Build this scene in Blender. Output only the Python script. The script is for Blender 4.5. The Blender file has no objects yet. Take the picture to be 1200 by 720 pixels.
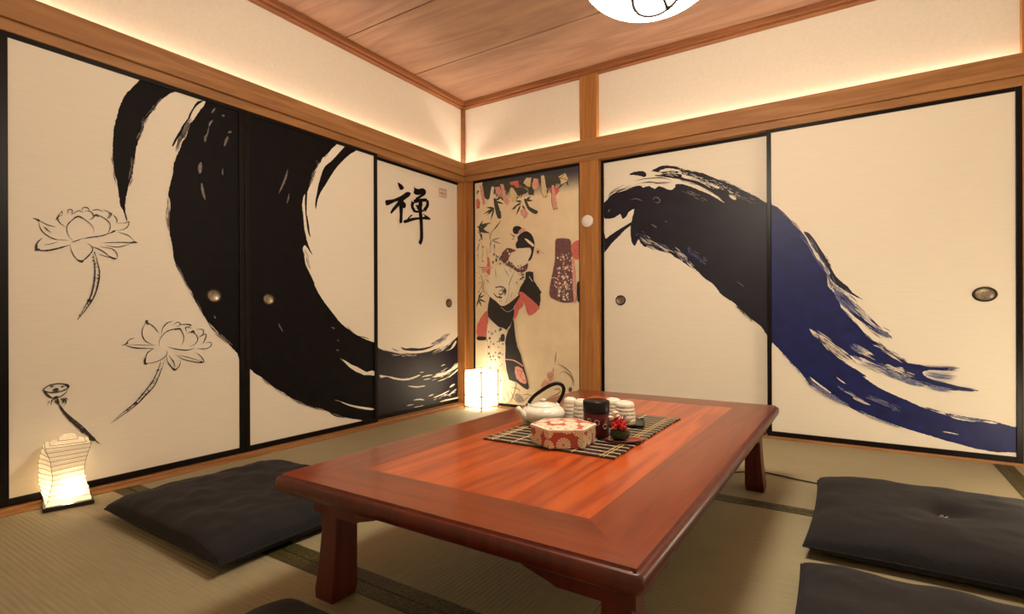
import bpy, bmesh, math, random
from mathutils import Vector, Matrix, noise, geometry
R = math.radians
random.seed(7)
SC = bpy.context.scene
COL = SC.collection

# ------------------------------------------------------------------ camera
F, CYP, YAW, ROL = 621.03, 367.57, 0.574717, -0.0035445
CAM = Vector((2.632, -3.3585, 0.72))
RT = Vector((math.cos(YAW), math.sin(YAW), 0)); FW = Vector((-math.sin(YAW), math.cos(YAW), 0)); UP = Vector((0, 0, 1))

def ray(x, y):
    a, b = (x - 600) / F, -(y - CYP) / F
    c, s = math.cos(ROL), math.sin(ROL)
    return FW + RT * (c * a + s * b) + UP * (-s * a + c * b)

def on_left(x, y, X0=0.0):      # where the sight line meets the left wall: (y, z) there
    d = ray(x, y); p = CAM + d * ((X0 - CAM.x) / d.x); return (p.y, p.z)

def on_back(x, y, Y0=0.0):      # the same on the back wall: (x, z)
    d = ray(x, y); p = CAM + d * ((Y0 - CAM.y) / d.y); return (p.x, p.z)

cam = bpy.data.cameras.new('camera'); co = bpy.data.objects.new('camera', cam); COL.objects.link(co)
SC.camera = co
cam.sensor_width = 36; cam.lens = F / 1200 * 36
cam.shift_y = (CYP - 360) / 1200
cam.clip_start = 0.02
c_, s_ = math.cos(-ROL), math.sin(-ROL)
rt2 = RT * c_ - UP * s_ ; up2 = RT * s_ + UP * c_
co.matrix_world = Matrix(((rt2.x, up2.x, -FW.x, CAM.x), (rt2.y, up2.y, -FW.y, CAM.y), (rt2.z, up2.z, -FW.z, CAM.z), (0, 0, 0, 1)))

# ------------------------------------------------------------------ materials
def srgb(r, g, b):
    f = lambda c: (c / 255 / 12.92) if c / 255 <= 0.04045 else ((c / 255 + 0.055) / 1.055) ** 2.4
    return (f(r), f(g), f(b), 1)

def newmat(name):
    m = bpy.data.materials.new(name); m.use_nodes = True
    nt = m.node_tree
    return m, nt, nt.nodes['Principled BSDF']

def N(nt, typ, **kw):
    n = nt.nodes.new(typ)
    for k, v in kw.items():
        if k in n.inputs.keys(): n.inputs[k].default_value = v
        else: setattr(n, k, v)
    return n

def ramp(nt, fac, stops):
    r = nt.nodes.new('ShaderNodeValToRGB')
    el = r.color_ramp.elements
    while len(el) < len(stops): el.new(0.5)
    for e, (p, c) in zip(el, stops): e.position = p; e.color = c
    nt.links.new(fac, r.inputs[0]); return r

def coords(nt, scale=(1, 1, 1), kind='Object', loc=(0, 0, 0), rot=(0, 0, 0)):
    t = nt.nodes.new('ShaderNodeTexCoord'); mp = nt.nodes.new('ShaderNodeMapping')
    mp.inputs['Scale'].default_value = scale; mp.inputs['Location'].default_value = loc; mp.inputs['Rotation'].default_value = rot
    nt.links.new(t.outputs[kind], mp.inputs[0]); return mp.outputs[0]

def plain(name, col, rough=0.6, var=0.12, scale=30, bump=0.0, metal=0.0, coat=0.0, spec=0.5, sheen=0.0):
    m, nt, b = newmat(name)
    v = coords(nt)
    n = N(nt, 'ShaderNodeTexNoise', Scale=scale, Detail=4.0); nt.links.new(v, n.inputs['Vector'])
    lo = tuple(c * (1 - var) for c in col[:3]) + (1,); hi = tuple(min(1, c * (1 + var)) for c in col[:3]) + (1,)
    r = ramp(nt, n.outputs[0], [(0.3, lo), (0.7, hi)])
    nt.links.new(r.outputs[0], b.inputs['Base Color'])
    b.inputs['Roughness'].default_value = rough; b.inputs['Metallic'].default_value = metal
    b.inputs['Coat Weight'].default_value = coat; b.inputs['Specular IOR Level'].default_value = spec
    b.inputs['Sheen Weight'].default_value = sheen
    if bump:
        bp = N(nt, 'ShaderNodeBump', Strength=bump, Distance=0.002); nt.links.new(n.outputs[0], bp.inputs['Height']); nt.links.new(bp.outputs[0], b.inputs['Normal'])
    return m

def wood(name, lo, hi, axis='x', stretch=14, scale=5.0, rough=0.5, coat=0.0, spec=0.4, figure=0.5, coat_rough=0.1):
    """Grain running along one axis: stretched noise bands with a finer fibre noise over them."""
    m, nt, b = newmat(name)
    s = {'x': (1 / stretch, 1, 1), 'y': (1, 1 / stretch, 1), 'z': (1, 1, 1 / stretch)}[axis]
    v = coords(nt, tuple(q * scale for q in s))
    n1 = N(nt, 'ShaderNodeTexNoise', Scale=2.2, Detail=3.0, Distortion=0.6); nt.links.new(v, n1.inputs['Vector'])
    mul = N(nt, 'ShaderNodeMath', operation='MULTIPLY'); mul.inputs[1].default_value = 9.0; nt.links.new(n1.outputs[0], mul.inputs[0])
    fr = N(nt, 'ShaderNodeMath', operation='PINGPONG'); fr.inputs[1].default_value = 1.0; nt.links.new(mul.outputs[0], fr.inputs[0])
    n2 = N(nt, 'ShaderNodeTexNoise', Scale=26.0, Detail=5.0); nt.links.new(v, n2.inputs['Vector'])
    mix = N(nt, 'ShaderNodeMix', data_type='FLOAT'); mix.inputs[0].default_value = figure
    nt.links.new(n2.outputs[0], mix.inputs[2]); nt.links.new(fr.outputs[0], mix.inputs[3])
    r = ramp(nt, mix.outputs[0], [(0.15, lo), (0.8, hi)])
    nt.links.new(r.outputs[0], b.inputs['Base Color'])
    b.inputs['Roughness'].default_value = rough; b.inputs['Coat Weight'].default_value = coat
    b.inputs['Coat Roughness'].default_value = coat_rough; b.inputs['Specular IOR Level'].default_value = spec
    bp = N(nt, 'ShaderNodeBump', Strength=0.12, Distance=0.001); nt.links.new(n2.outputs[0], bp.inputs['Height']); nt.links.new(bp.outputs[0], b.inputs['Normal'])
    return m

def fusuma_paper(name, col):
    m, nt, b = newmat(name)
    v = coords(nt, (6, 6, 90))
    n = N(nt, 'ShaderNodeTexNoise', Scale=1.6, Detail=5.0, Distortion=0.4); nt.links.new(v, n.inputs['Vector'])
    r = ramp(nt, n.outputs[0], [(0.3, tuple(c * 0.97 for c in col[:3]) + (1,)), (0.7, tuple(min(1, c * 1.01) for c in col[:3]) + (1,))])
    nt.links.new(r.outputs[0], b.inputs['Base Color']); b.inputs['Roughness'].default_value = 0.75
    b.inputs['Specular IOR Level'].default_value = 0.25
    bp = N(nt, 'ShaderNodeBump', Strength=0.15, Distance=0.002); nt.links.new(n.outputs[0], bp.inputs['Height']); nt.links.new(bp.outputs[0], b.inputs['Normal'])
    return m

def tatami(name, axis):
    m, nt, b = newmat(name)
    v = coords(nt)
    w = N(nt, 'ShaderNodeTexWave', Scale=0.314 / 0.0145, Distortion=0.15, Detail=1.0); w.bands_direction = 'Y' if axis == 'x' else 'X'
    nt.links.new(v, w.inputs['Vector'])
    v2 = coords(nt, (3, 60, 1) if axis == 'x' else (60, 3, 1))
    n = N(nt, 'ShaderNodeTexNoise', Scale=3.0, Detail=5.0); nt.links.new(v2, n.inputs['Vector'])
    n3 = N(nt, 'ShaderNodeTexNoise', Scale=1.3, Detail=2.0); nt.links.new(v, n3.inputs['Vector'])
    ad = N(nt, 'ShaderNodeMath', operation='ADD'); nt.links.new(n.outputs[0], ad.inputs[0]); nt.links.new(n3.outputs[0], ad.inputs[1])
    hf = N(nt, 'ShaderNodeMath', operation='MULTIPLY'); hf.inputs[1].default_value = 0.5; nt.links.new(ad.outputs[0], hf.inputs[0])
    r = ramp(nt, hf.outputs[0], [(0.3, srgb(142, 133, 104)), (0.7, srgb(168, 158, 127))])
    nt.links.new(r.outputs[0], b.inputs['Base Color']); b.inputs['Roughness'].default_value = 0.6
    b.inputs['Specular IOR Level'].default_value = 0.3
    bp = N(nt, 'ShaderNodeBump', Strength=0.3, Distance=0.003); nt.links.new(w.outputs[0], bp.inputs['Height']); nt.links.new(bp.outputs[0], b.inputs['Normal'])
    return m

def brocade(name):
    m, nt, b = newmat(name)
    v = coords(nt)
    vo = N(nt, 'ShaderNodeTexVoronoi', Scale=60.0); vo.feature = 'DISTANCE_TO_EDGE'; nt.links.new(v, vo.inputs['Vector'])
    n = N(nt, 'ShaderNodeTexNoise', Scale=120.0, Detail=3.0); nt.links.new(v, n.inputs['Vector'])
    ad = N(nt, 'ShaderNodeMath', operation='MULTIPLY_ADD'); ad.inputs[1].default_value = 0.14
    nt.links.new(n.outputs[0], ad.inputs[0]); nt.links.new(vo.outputs[0], ad.inputs[2])
    r = ramp(nt, ad.outputs[0], [(0.10, srgb(92, 82, 38)), (0.16, srgb(50, 49, 20)), (0.35, srgb(46, 42, 18)), (0.5, srgb(84, 75, 34))])
    nt.links.new(r.outputs[0], b.inputs['Base Color']); b.inputs['Roughness'].default_value = 0.55
    return m

def glow(name, col, strength, base=(0.9, 0.88, 0.82, 1), trans=0.0):
    m, nt, b = newmat(name)
    v = coords(nt)
    n = N(nt, 'ShaderNodeTexNoise', Scale=60.0, Detail=5.0); nt.links.new(v, n.inputs['Vector'])
    r = ramp(nt, n.outputs[0], [(0.3, tuple(c * 0.93 for c in base[:3]) + (1,)), (0.7, base)])
    nt.links.new(r.outputs[0], b.inputs['Base Color'])
    b.inputs['Emission Color'].default_value = col; b.inputs['Emission Strength'].default_value = strength
    b.inputs['Roughness'].default_value = 0.8; b.inputs['Specular IOR Level'].default_value = 0.1
    if trans:
        out = nt.nodes['Material Output']; tr = nt.nodes.new('ShaderNodeBsdfTranslucent'); mx = nt.nodes.new('ShaderNodeMixShader')
        nt.links.new(r.outputs[0], tr.inputs[0]); mx.inputs[0].default_value = trans
        nt.links.new(b.outputs[0], mx.inputs[1]); nt.links.new(tr.outputs[0], mx.inputs[2]); nt.links.new(mx.outputs[0], out.inputs[0])
    return m

def chrysanthemum(name):
    """Cream many-petalled roundels on a dusty red ground (printed washi), from the UV map in centimetres."""
    m, nt, b = newmat(name)
    t = nt.nodes.new('ShaderNodeTexCoord')
    vo = N(nt, 'ShaderNodeTexVoronoi', Scale=0.215, Randomness=0.5); vo.voronoi_dimensions = '2D'
    nt.links.new(t.outputs['UV'], vo.inputs['Vector'])
    sc = N(nt, 'ShaderNodeVectorMath', operation='SUBTRACT'); nt.links.new(t.outputs['UV'], sc.inputs[0]); nt.links.new(vo.outputs['Position'], sc.inputs[1])
    sp = nt.nodes.new('ShaderNodeSeparateXYZ'); nt.links.new(sc.outputs[0], sp.inputs[0])
    at = N(nt, 'ShaderNodeMath', operation='ARCTAN2'); nt.links.new(sp.outputs[1], at.inputs[0]); nt.links.new(sp.outputs[0], at.inputs[1])
    mu = N(nt, 'ShaderNodeMath', operation='MULTIPLY'); mu.inputs[1].default_value = 14.0; nt.links.new(at.outputs[0], mu.inputs[0])
    si = N(nt, 'ShaderNodeMath', operation='SINE'); nt.links.new(mu.outputs[0], si.inputs[0])
    pet = ramp(nt, si.outputs[0], [(0.0, srgb(206, 176, 150)), (0.35, srgb(244, 230, 200))])
    ln = N(nt, 'ShaderNodeVectorMath', operation='LENGTH'); nt.links.new(sc.outputs[0], ln.inputs[0])
    mask = ramp(nt, ln.outputs['Value'], [(0.0, (0, 0, 0, 1)), (0.30, (0, 0, 0, 1)), (0.36, (1, 1, 1, 1)), (1.0, (1, 1, 1, 1))])
    cen = N(nt, 'ShaderNodeMix', data_type='RGBA'); nt.links.new(mask.outputs[0], cen.inputs[0])
    cen.inputs[6].default_value = srgb(150, 120, 80); nt.links.new(pet.outputs[0], cen.inputs[7])
    ds = N(nt, 'ShaderNodeMath', operation='DIVIDE'); ds.inputs[1].default_value = 4.3; nt.links.new(ln.outputs['Value'], ds.inputs[0])
    edge = ramp(nt, ds.outputs[0], [(0.0, (0, 0, 0, 1)), (0.47, (0, 0, 0, 1)), (0.50, (1, 1, 1, 1))])
    mx = N(nt, 'ShaderNodeMix', data_type='RGBA'); nt.links.new(edge.outputs[0], mx.inputs[0])
    nt.links.new(cen.outputs[2], mx.inputs[6]); mx.inputs[7].default_value = srgb(178, 84, 74)
    nt.links.new(mx.outputs[2], b.inputs['Base Color']); b.inputs['Roughness'].default_value = 0.55
    return m

M = dict(
    paper=fusuma_paper('fusuma_paper', (0.86, 0.80, 0.69, 1)),
    ink=plain('black_ink', (0.0062, 0.0045, 0.0058, 1), 0.6, 0.3, 18, spec=0.12),
    indigo=plain('indigo_ink', (0.0085, 0.0075, 0.020, 1), 0.45, 0.3, 14, spec=0.35),
    navy=plain('navy_ink', (0.0070, 0.0130, 0.105, 1), 0.45, 0.3, 14, spec=0.35),
    dry=plain('half_dry_ink', (0.20, 0.17, 0.155, 1), 0.7, 0.5, 120),
    dryblue=plain('half_dry_blue', (0.16, 0.18, 0.33, 1), 0.7, 0.6, 120),
    line=plain('brush_line', (0.03, 0.02, 0.02, 1), 0.6, 0.3, 60),
    seal=plain('seal_red', (0.50, 0.13, 0.08, 1), 0.6, 0.2, 80),
    lacquer=plain('black_lacquer', (0.006, 0.004, 0.004, 1), 0.34, 0.2, 20, spec=0.18),
    trim=wood('trim_wood_along_x', srgb(144, 98, 58), srgb(176, 128, 80), 'x', 16, 5, 0.5),
    trimy=wood('trim_wood_along_y', srgb(144, 98, 58), srgb(176, 128, 80), 'y', 16, 5, 0.5),
    post=wood('post_wood', srgb(156, 102, 52), srgb(184, 128, 70), 'z', 18, 6, 0.5),
    crown=wood('crown_wood_x', srgb(128, 78, 46), srgb(158, 102, 62), 'x', 16, 5, 0.55),
    crowny=wood('crown_wood_y', srgb(128, 78, 46), srgb(158, 102, 62), 'y', 16, 5, 0.55),
    ceil=wood('cedar_board', srgb(150, 112, 90), srgb(174, 136, 110), 'x', 7, 2.4, 0.65, figure=0.5),
    dark=plain('shadow_gap', (0.05, 0.03, 0.02, 1), 0.8),
    plaster=plain('cream_plaster', (0.84, 0.80, 0.70, 1), 0.9, 0.03, 60, bump=0.15),
    tat_x=tatami('tatami_ribs_along_x', 'x'), tat_y=tatami('tatami_ribs_along_y', 'y'), cloth=brocade('tatami_border_cloth'),
    tabx=wood('table_wood_x', srgb(98, 36, 11), srgb(132, 55, 18), 'x', 14, 5, 0.36, coat=0.4, coat_rough=0.14, spec=0.3),
    taby=wood('table_wood_y', srgb(98, 36, 11), srgb(132, 55, 18), 'y', 14, 5, 0.36, coat=0.4, coat_rough=0.14, spec=0.3),
    tabc=wood('table_panel', srgb(146, 54, 16), srgb(190, 86, 30), 'y', 12, 4.2, 0.34, coat=0.4, coat_rough=0.14, spec=0.3, figure=0.62),
    tabz=wood('table_leg_wood', srgb(72, 20, 8), srgb(98, 33, 14), 'z', 12, 6, 0.4, coat=0.15, coat_rough=0.2),
    cushion=plain('charcoal_cotton', (0.0175, 0.0165, 0.0195, 1), 0.9, 0.25, 260, bump=0.35, sheen=0.05, spec=0.2),
    thread=plain('pale_thread', (0.5, 0.47, 0.42, 1), 0.8),
    shade=glow('lamp_paper', (1, 0.87, 0.68, 1), 57.0),
    wash=glow('twisted_shade_paper', (1, 0.74, 0.42, 1), 0.35, (0.93, 0.89, 0.80, 1), 0.6),
    lantern=glow('lantern_paper', (1, 0.80, 0.52, 1), 6.0, (0.93, 0.90, 0.82, 1)),
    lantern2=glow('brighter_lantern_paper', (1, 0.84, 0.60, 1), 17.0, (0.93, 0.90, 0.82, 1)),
    bulb=glow('bulb', (1, 0.72, 0.40, 1), 42.0),
    led=glow('led_tape', (1, 0.82, 0.66, 1), 26.0),
    wire=plain('brown_wire', (0.16, 0.09, 0.05, 1), 0.6),
    bamboo=plain('dark_bamboo', (0.018, 0.009, 0.007, 1), 0.4, 0.35, 60),
    palebam=plain('pale_bamboo', (0.72, 0.60, 0.42, 1), 0.45, 0.15, 60),
    straw=plain('straw_thread', (0.60, 0.42, 0.16, 1), 0.7, 0.2, 90),
    porcelain=plain('cream_porcelain', (0.80, 0.77, 0.66, 1), 0.22, 0.05, 30, coat=0.3),
    cup=plain('pale_cup', (0.82, 0.73, 0.62, 1), 0.35, 0.1, 50),
    kiku=chrysanthemum('chrysanthemum_print'),
    creamrim=plain('cream_edge', (0.80, 0.72, 0.56, 1), 0.5),
    caddyred=plain('deep_red_tin', (0.10, 0.008, 0.010, 1), 0.35, 0.2, 40, spec=0.3),
    blackgloss=plain('black_gloss', (0.006, 0.005, 0.005, 1), 0.3, 0.2, 40, spec=0.25),
    redplate=plain('red_lacquer', (0.20, 0.022, 0.018, 1), 0.3, 0.2, 30, coat=0.3),
    moss=plain('moss_green', (0.045, 0.055, 0.020, 1), 0.9, 0.5, 200, bump=0.5),
    petal=plain('red_petal', (0.52, 0.020, 0.025, 1), 0.5, 0.3, 120),
    blossom=plain('white_blossom', (0.82, 0.66, 0.56, 1), 0.6, 0.15, 80),
    twig=plain('dark_twig', (0.06, 0.03, 0.02, 1), 0.8),
    leafg=plain('pine_green', (0.06, 0.09, 0.03, 1), 0.7),
    brass=plain('aged_nickel', (0.34, 0.29, 0.22, 1), 0.38, 0.25, 90, metal=0.9),
    pullrim=plain('dark_bronze', (0.035, 0.022, 0.016, 1), 0.35, 0.2, 60, metal=0.4),
    white=plain('white_plastic', (0.84, 0.80, 0.74, 1), 0.4, 0.02, 20),
    cord=plain('black_cable', (0.015, 0.012, 0.012, 1), 0.5),
    m_cream=plain('print_cream', (0.86, 0.72, 0.50, 1), 0.7, 0.05, 10), m_skin=plain('print_pale', (0.86, 0.76, 0.60, 1), 0.7, 0.03, 10),
    m_black=plain('print_black', (0.022, 0.018, 0.020, 1), 0.6, 0.2, 40), m_leaf=plain('print_leaf', (0.055, 0.058, 0.045, 1), 0.6, 0.3, 60),
    m_pink=plain('print_pink', (0.66, 0.16, 0.14, 1), 0.7, 0.12, 40), m_rose=plain('print_rose', (0.72, 0.36, 0.30, 1), 0.7, 0.15, 40),
    m_straw=plain('print_straw', (0.72, 0.58, 0.34, 1), 0.7, 0.1, 40), m_plum=plain('print_plum', (0.17, 0.075, 0.085, 1), 0.7, 0.3, 70),
    m_grey=plain('print_grey', (0.33, 0.29, 0.27, 1), 0.7, 0.25, 60), m_line=plain('print_line', (0.20, 0.12, 0.09, 1), 0.7),
    m_night=plain('print_night', (0.045, 0.042, 0.062, 1), 0.7),
)

# ------------------------------------------------------------------ mesh helpers
class MB:
    def __init__(s): s.v = []; s.f = []; s.m = []; s.uv = None
    def add(s, vs, fs, mat=0):
        b = len(s.v); s.v += [tuple(p) for p in vs]; s.f += [tuple(b + i for i in f) for f in fs]; s.m += [mat] * len(fs)
    def box(s, x0, x1, y0, y1, z0, z1, mat=0):
        s.add([(x0, y0, z0), (x1, y0, z0), (x1, y1, z0), (x0, y1, z0), (x0, y0, z1), (x1, y0, z1), (x1, y1, z1), (x0, y1, z1)],
              [(0, 3, 2, 1), (4, 5, 6, 7), (0, 1, 5, 4), (1, 2, 6, 5), (2, 3, 7, 6), (3, 0, 4, 7)], mat)
    def loft(s, rings, mat=0, cap=True):
        n = len(rings[0]); b = len(s.v)
        for r in rings: s.v += [tuple(p) for p in r]
        for i in range(len(rings) - 1):
            for j in range(n):
                k = (j + 1) % n
                s.f.append((b + i * n + j, b + i * n + k, b + (i + 1) * n + k, b + (i + 1) * n + j)); s.m.append(mat)
        if cap:
            s.f.append(tuple(b + j for j in reversed(range(n)))); s.m.append(mat)
            s.f.append(tuple(b + (len(rings) - 1) * n + j for j in range(n))); s.m.append(mat)
    def lathe(s, prof, n=32, c=(0, 0, 0), mat=0, cap=True, sx=1, sy=1):
        s.loft([[(c[0] + r * sx * math.cos(2 * math.pi * j / n), c[1] + r * sy * math.sin(2 * math.pi * j / n), c[2] + z) for j in range(n)] for r, z in prof], mat, cap)
    def tube(s, path, rad, n=10, mat=0, flat=1.0):
        path = [Vector(p) for p in path]; rings = []
        rad = rad if isinstance(rad, (list, tuple)) else [rad] * len(path)
        t0 = (path[1] - path[0]).normalized()
        u = t0.orthogonal().normalized()
        for i, p in enumerate(path):
            t = (path[min(i + 1, len(path) - 1)] - path[max(i - 1, 0)]).normalized()
            u = (u - t * u.dot(t)).normalized(); w = t.cross(u)
            rings.append([p + (u * math.cos(2 * math.pi * j / n) + w * math.sin(2 * math.pi * j / n) * flat) * rad[i] for j in range(n)])
        s.loft(rings, mat)
    def ball(s, c, r, n=12, mat=0, sz=1.0):
        prof = [(max(1e-4, r * math.sin(math.pi * i / n)), -r * sz * math.cos(math.pi * i / n)) for i in range(n + 1)]
        s.lathe(prof, n + 4, c, mat)
    def build(s, name, mats, parent=None, smooth=False, bevel=0.0, loc=None, seg=2):
        me = bpy.data.meshes.new(name); me.from_pydata(s.v, [], s.f)
        mats = mats if isinstance(mats, (list, tuple)) else [mats]
        for m in mats: me.materials.append(M[m] if isinstance(m, str) else m)
        for p, k in zip(me.polygons, s.m): p.material_index = k; p.use_smooth = smooth
        if s.uv:
            l = me.uv_layers.new(name='UVMap')
            for i, q in enumerate(s.uv): l.data[i].uv = q
        me.update()
        o = bpy.data.objects.new(name, me); COL.objects.link(o)
        if parent: o.parent = parent
        if loc: o.location = loc
        if bevel:
            b = o.modifiers.new('bevel', 'BEVEL'); b.width = bevel; b.segments = seg; b.limit_method = 'ANGLE'; b.angle_limit = R(40)
        return o

def thing(name, label, cat, loc=(0, 0, 0), rz=0.0, group=None):
    o = bpy.data.objects.new(name, None); COL.objects.link(o); o.empty_display_size = 0.05
    o.location = loc; o.rotation_euler = (0, 0, rz); tag(o, label, cat, group); return o

def tag(o, label, cat, group=None):
    o['label'] = label; o['category'] = cat
    if group: o['group'] = group
    return o

def struct(o, label=None, cat=None):
    o['kind'] = 'structure'
    if label: o['label'] = label; o['category'] = cat
    return o

def copy_tree(o, parent=None):
    c = o.copy(); COL.objects.link(c)
    if parent: c.parent = parent
    for ch in [q for q in bpy.data.objects if q.parent == o]: copy_tree(ch, c)
    return c

# ------------------------------------------------------------------ the setting
XR, YF, ZC = 3.80, -4.05, 2.405      # right wall, wall behind the camera, ceiling boards
b = MB(); b.box(-0.15, XR + 0.15, YF - 0.1, 0.15, -0.12, -0.03)
floor = struct(b.build('floor', 'dark'))
def mat_piece(x0, x1, y0, y1, ribs, borders):
    b = MB(); b.box(x0 + .0015, x1 - .0015, y0 + .0015, y1 - .0015, -0.03, 0.0)
    o = b.build('tatami_mat', 'tat_' + ribs, floor, bevel=0.002)
    for (u0, u1, v0, v1) in borders:
        b = MB(); b.box(u0, u1, v0, v1, -0.01, 0.0018); b.build('cloth_border', 'cloth', o)
mat_piece(0.085, 1.0, -2.383, -0.02, 'y', [(0.088, 0.998, -2.381, -2.335)])
mat_piece(1.0, 2.10, -2.383, -0.02, 'y', [(1.002, 2.098, -2.381, -2.335)])
mat_piece(0.085, 2.10, -3.30, -2.383, 'x', [(0.088, 2.098, -2.43, -2.385)])
mat_piece(0.085, 2.10, YF, -3.30, 'x', [])
mat_piece(2.10, 3.212, -1.185, -0.02, 'x', [(2.102, 3.21, -1.183, -1.15), (3.175, 3.21, -1.15, -0.022)])
mat_piece(2.10, 3.212, -2.40, -1.185, 'x', [(2.102, 3.21, -1.22, -1.187)])
mat_piece(2.10, 3.212, YF, -2.40, 'x', [])
mat_piece(3.212, XR, YF, -0.02, 'y', [(3.214, 3.248, -2.4, -0.022)])

# plaster above the rail; the parts of the walls behind the sliding doors
b = MB(); b.box(-0.15, -0.03, YF, 0.15, 1.80, 2.55); b.box(-0.15, -0.11, YF, 0.15, -0.03, 1.80); b.box(-0.11, 0.0, YF, -2.79, -0.03, 1.80)
struct(b.build('wall_left', 'plaster'))
b = MB(); b.box(-0.03, XR + 0.15, 0.03, 0.15, 1.80, 2.55); b.box(-0.03, XR + 0.15, 0.11, 0.15, -0.03, 1.80)
struct(b.build('wall_back', 'plaster'))
b = MB(); b.box(XR, XR + 0.12, YF, 0.03, -0.03, 2.55); struct(b.build('wall_right', 'plaster'))
b = MB(); b.box(-0.15, XR + 0.12, YF - 0.1, YF, -0.03, 2.55); struct(b.build('wall_front', 'plaster'))
# ceiling boards, joints parallel to the back wall
b = MB(); b.box(-0.15, XR + 0.15, YF - 0.1, 0.15, ZC + 0.025, ZC + 0.1, 1)
y = 0.0
while y > YF:
    b.box(-0.03, XR + 0.02, max(YF, y - 0.590), y, ZC, ZC + 0.025); b.box(-0.03, XR + 0.02, y - 0.60, y - 0.588, ZC + 0.004, ZC + 0.024, 1); y -= 0.60
struct(b.build('ceiling', ['ceil', 'dark']))
# crown trim
k = 0
def trim(mb, mat, bevel=0.0):
    global k
    k += 1
    return struct(mb.build('trim_%d' % k, mat, bevel=bevel))
def crown(horizontal):
    b = MB()
    for (d0, z0, z1) in ((0.012, 2.362, 2.374), (0.035, 2.374, ZC)):
        if horizontal: b.box(-0.03, XR, 0.03 - 0.03 - d0, 0.03, z0, z1)
        else: b.box(-0.03, -0.03 + 0.03 + d0, YF, 0.03, z0, z1)
    return b
trim(crown(True), 'crown', 0.002); trim(crown(False), 'crowny', 0.002)
b = MB(); b.box(-0.03, -0.004, 0.004, 0.03, 1.92, 2.362); trim(b, 'crown')               # thin corner bead above the rail
# rail (nageshi) with a hollow behind it for the light tape, and the door head under it
def rail(horizontal):
    b = MB()
    prof = [(0.006, 1.812), (0.032, 1.812), (0.032, 1.914), (0.022, 1.9165), (0.022, 1.86), (0.006, 1.86)]
    if horizontal: rings = [[(x, -d, z) for d, z in prof] for x in (0.022, XR)]
    else: rings = [[(d, y, z) for d, z in prof] for y in (YF, -0.022)]
    b.loft(rings)
    if horizontal: b.box(-0.03, XR, -0.006, 0.03, 1.80, 1.862)
    else: b.box(-0.03, 0.006, YF, 0.03, 1.80, 1.862)
    return b
trim(rail(True), 'trim', 0.003); trim(rail(False), 'trimy', 0.003)
b = MB(); b.box(0.0, XR, -0.014, 0.10, 1.768, 1.812); trim(b, 'trim', 0.003)
b = MB(); b.box(-0.10, 0.014, YF, 0.0, 1.768, 1.812); trim(b, 'trimy', 0.003)
b = MB(); b.box(-0.10, 0.083, YF, 0.0, -0.03, 0.004); b.box(-0.10, 0.03, YF, 0.0, 0.004, 0.012); trim(b, 'trimy', 0.002)   # left sill
b = MB(); b.box(0.0, XR, -0.02, 0.10, -0.03, 0.014); trim(b, 'trim', 0.002)                             # back sill
# corner jamb and pillars
b = MB(); b.box(-0.06, 0.03, -0.03, 0.0, 0.012, 1.768); b.box(-0.06, 0.098, 0.0, 0.08, 0.012, 1.768); trim(b, 'post', 0.003)
b = MB(); b.box(1.024, 1.163, -0.008, 0.10, 0.012, 1.81); b.box(1.028, 1.156, -0.008, 0.06, 1.81, 2.365)
pillar = struct(b.build('pillar', 'post', bevel=0.004))
b = MB(); b.box(3.285, 3.36, -0.012, 0.10, 0.012, 1.81); b.box(3.285, 3.36, 0.0, 0.06, 1.81, 2.365)
struct(b.build('pillar', 'post', bevel=0.004))
b = MB(); b.box(-0.09, 0.0, -2.84, -2.77, 0.012, 1.77); struct(b.build('pillar', 'post', bevel=0.004))

# ------------------------------------------------------------------ brush painting
def K(ox, oy, s, txt):
    """'x,y x,y ...' read in an enlarged crop whose corner is (ox, oy) -> photo pixels."""
    out = []
    for q in txt.split():
        a, c = q.split(','); out.append((ox + float(a) / s, oy + float(c) / s))
    return out

def smooth(pts, n=4, closed=False):
    out = []; L = len(pts)
    rng = range(L if closed else L - 1)
    for i in rng:
        g = (lambda q: pts[q % L]) if closed else (lambda q: pts[max(0, min(L - 1, q))])
        p0, p1, p2, p3 = g(i - 1), g(i), g(i + 1), g(i + 2)
        for j in range(n):
            t = j / n
            out.append(tuple(0.5 * (2 * p1[d] + (p2[d] - p0[d]) * t + (2 * p0[d] - 5 * p1[d] + 4 * p2[d] - p3[d]) * t * t + (3 * p1[d] - p0[d] - 3 * p2[d] + p3[d]) * t ** 3) for d in (0, 1)))
    if not closed: out.append(pts[-1])
    return out

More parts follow.
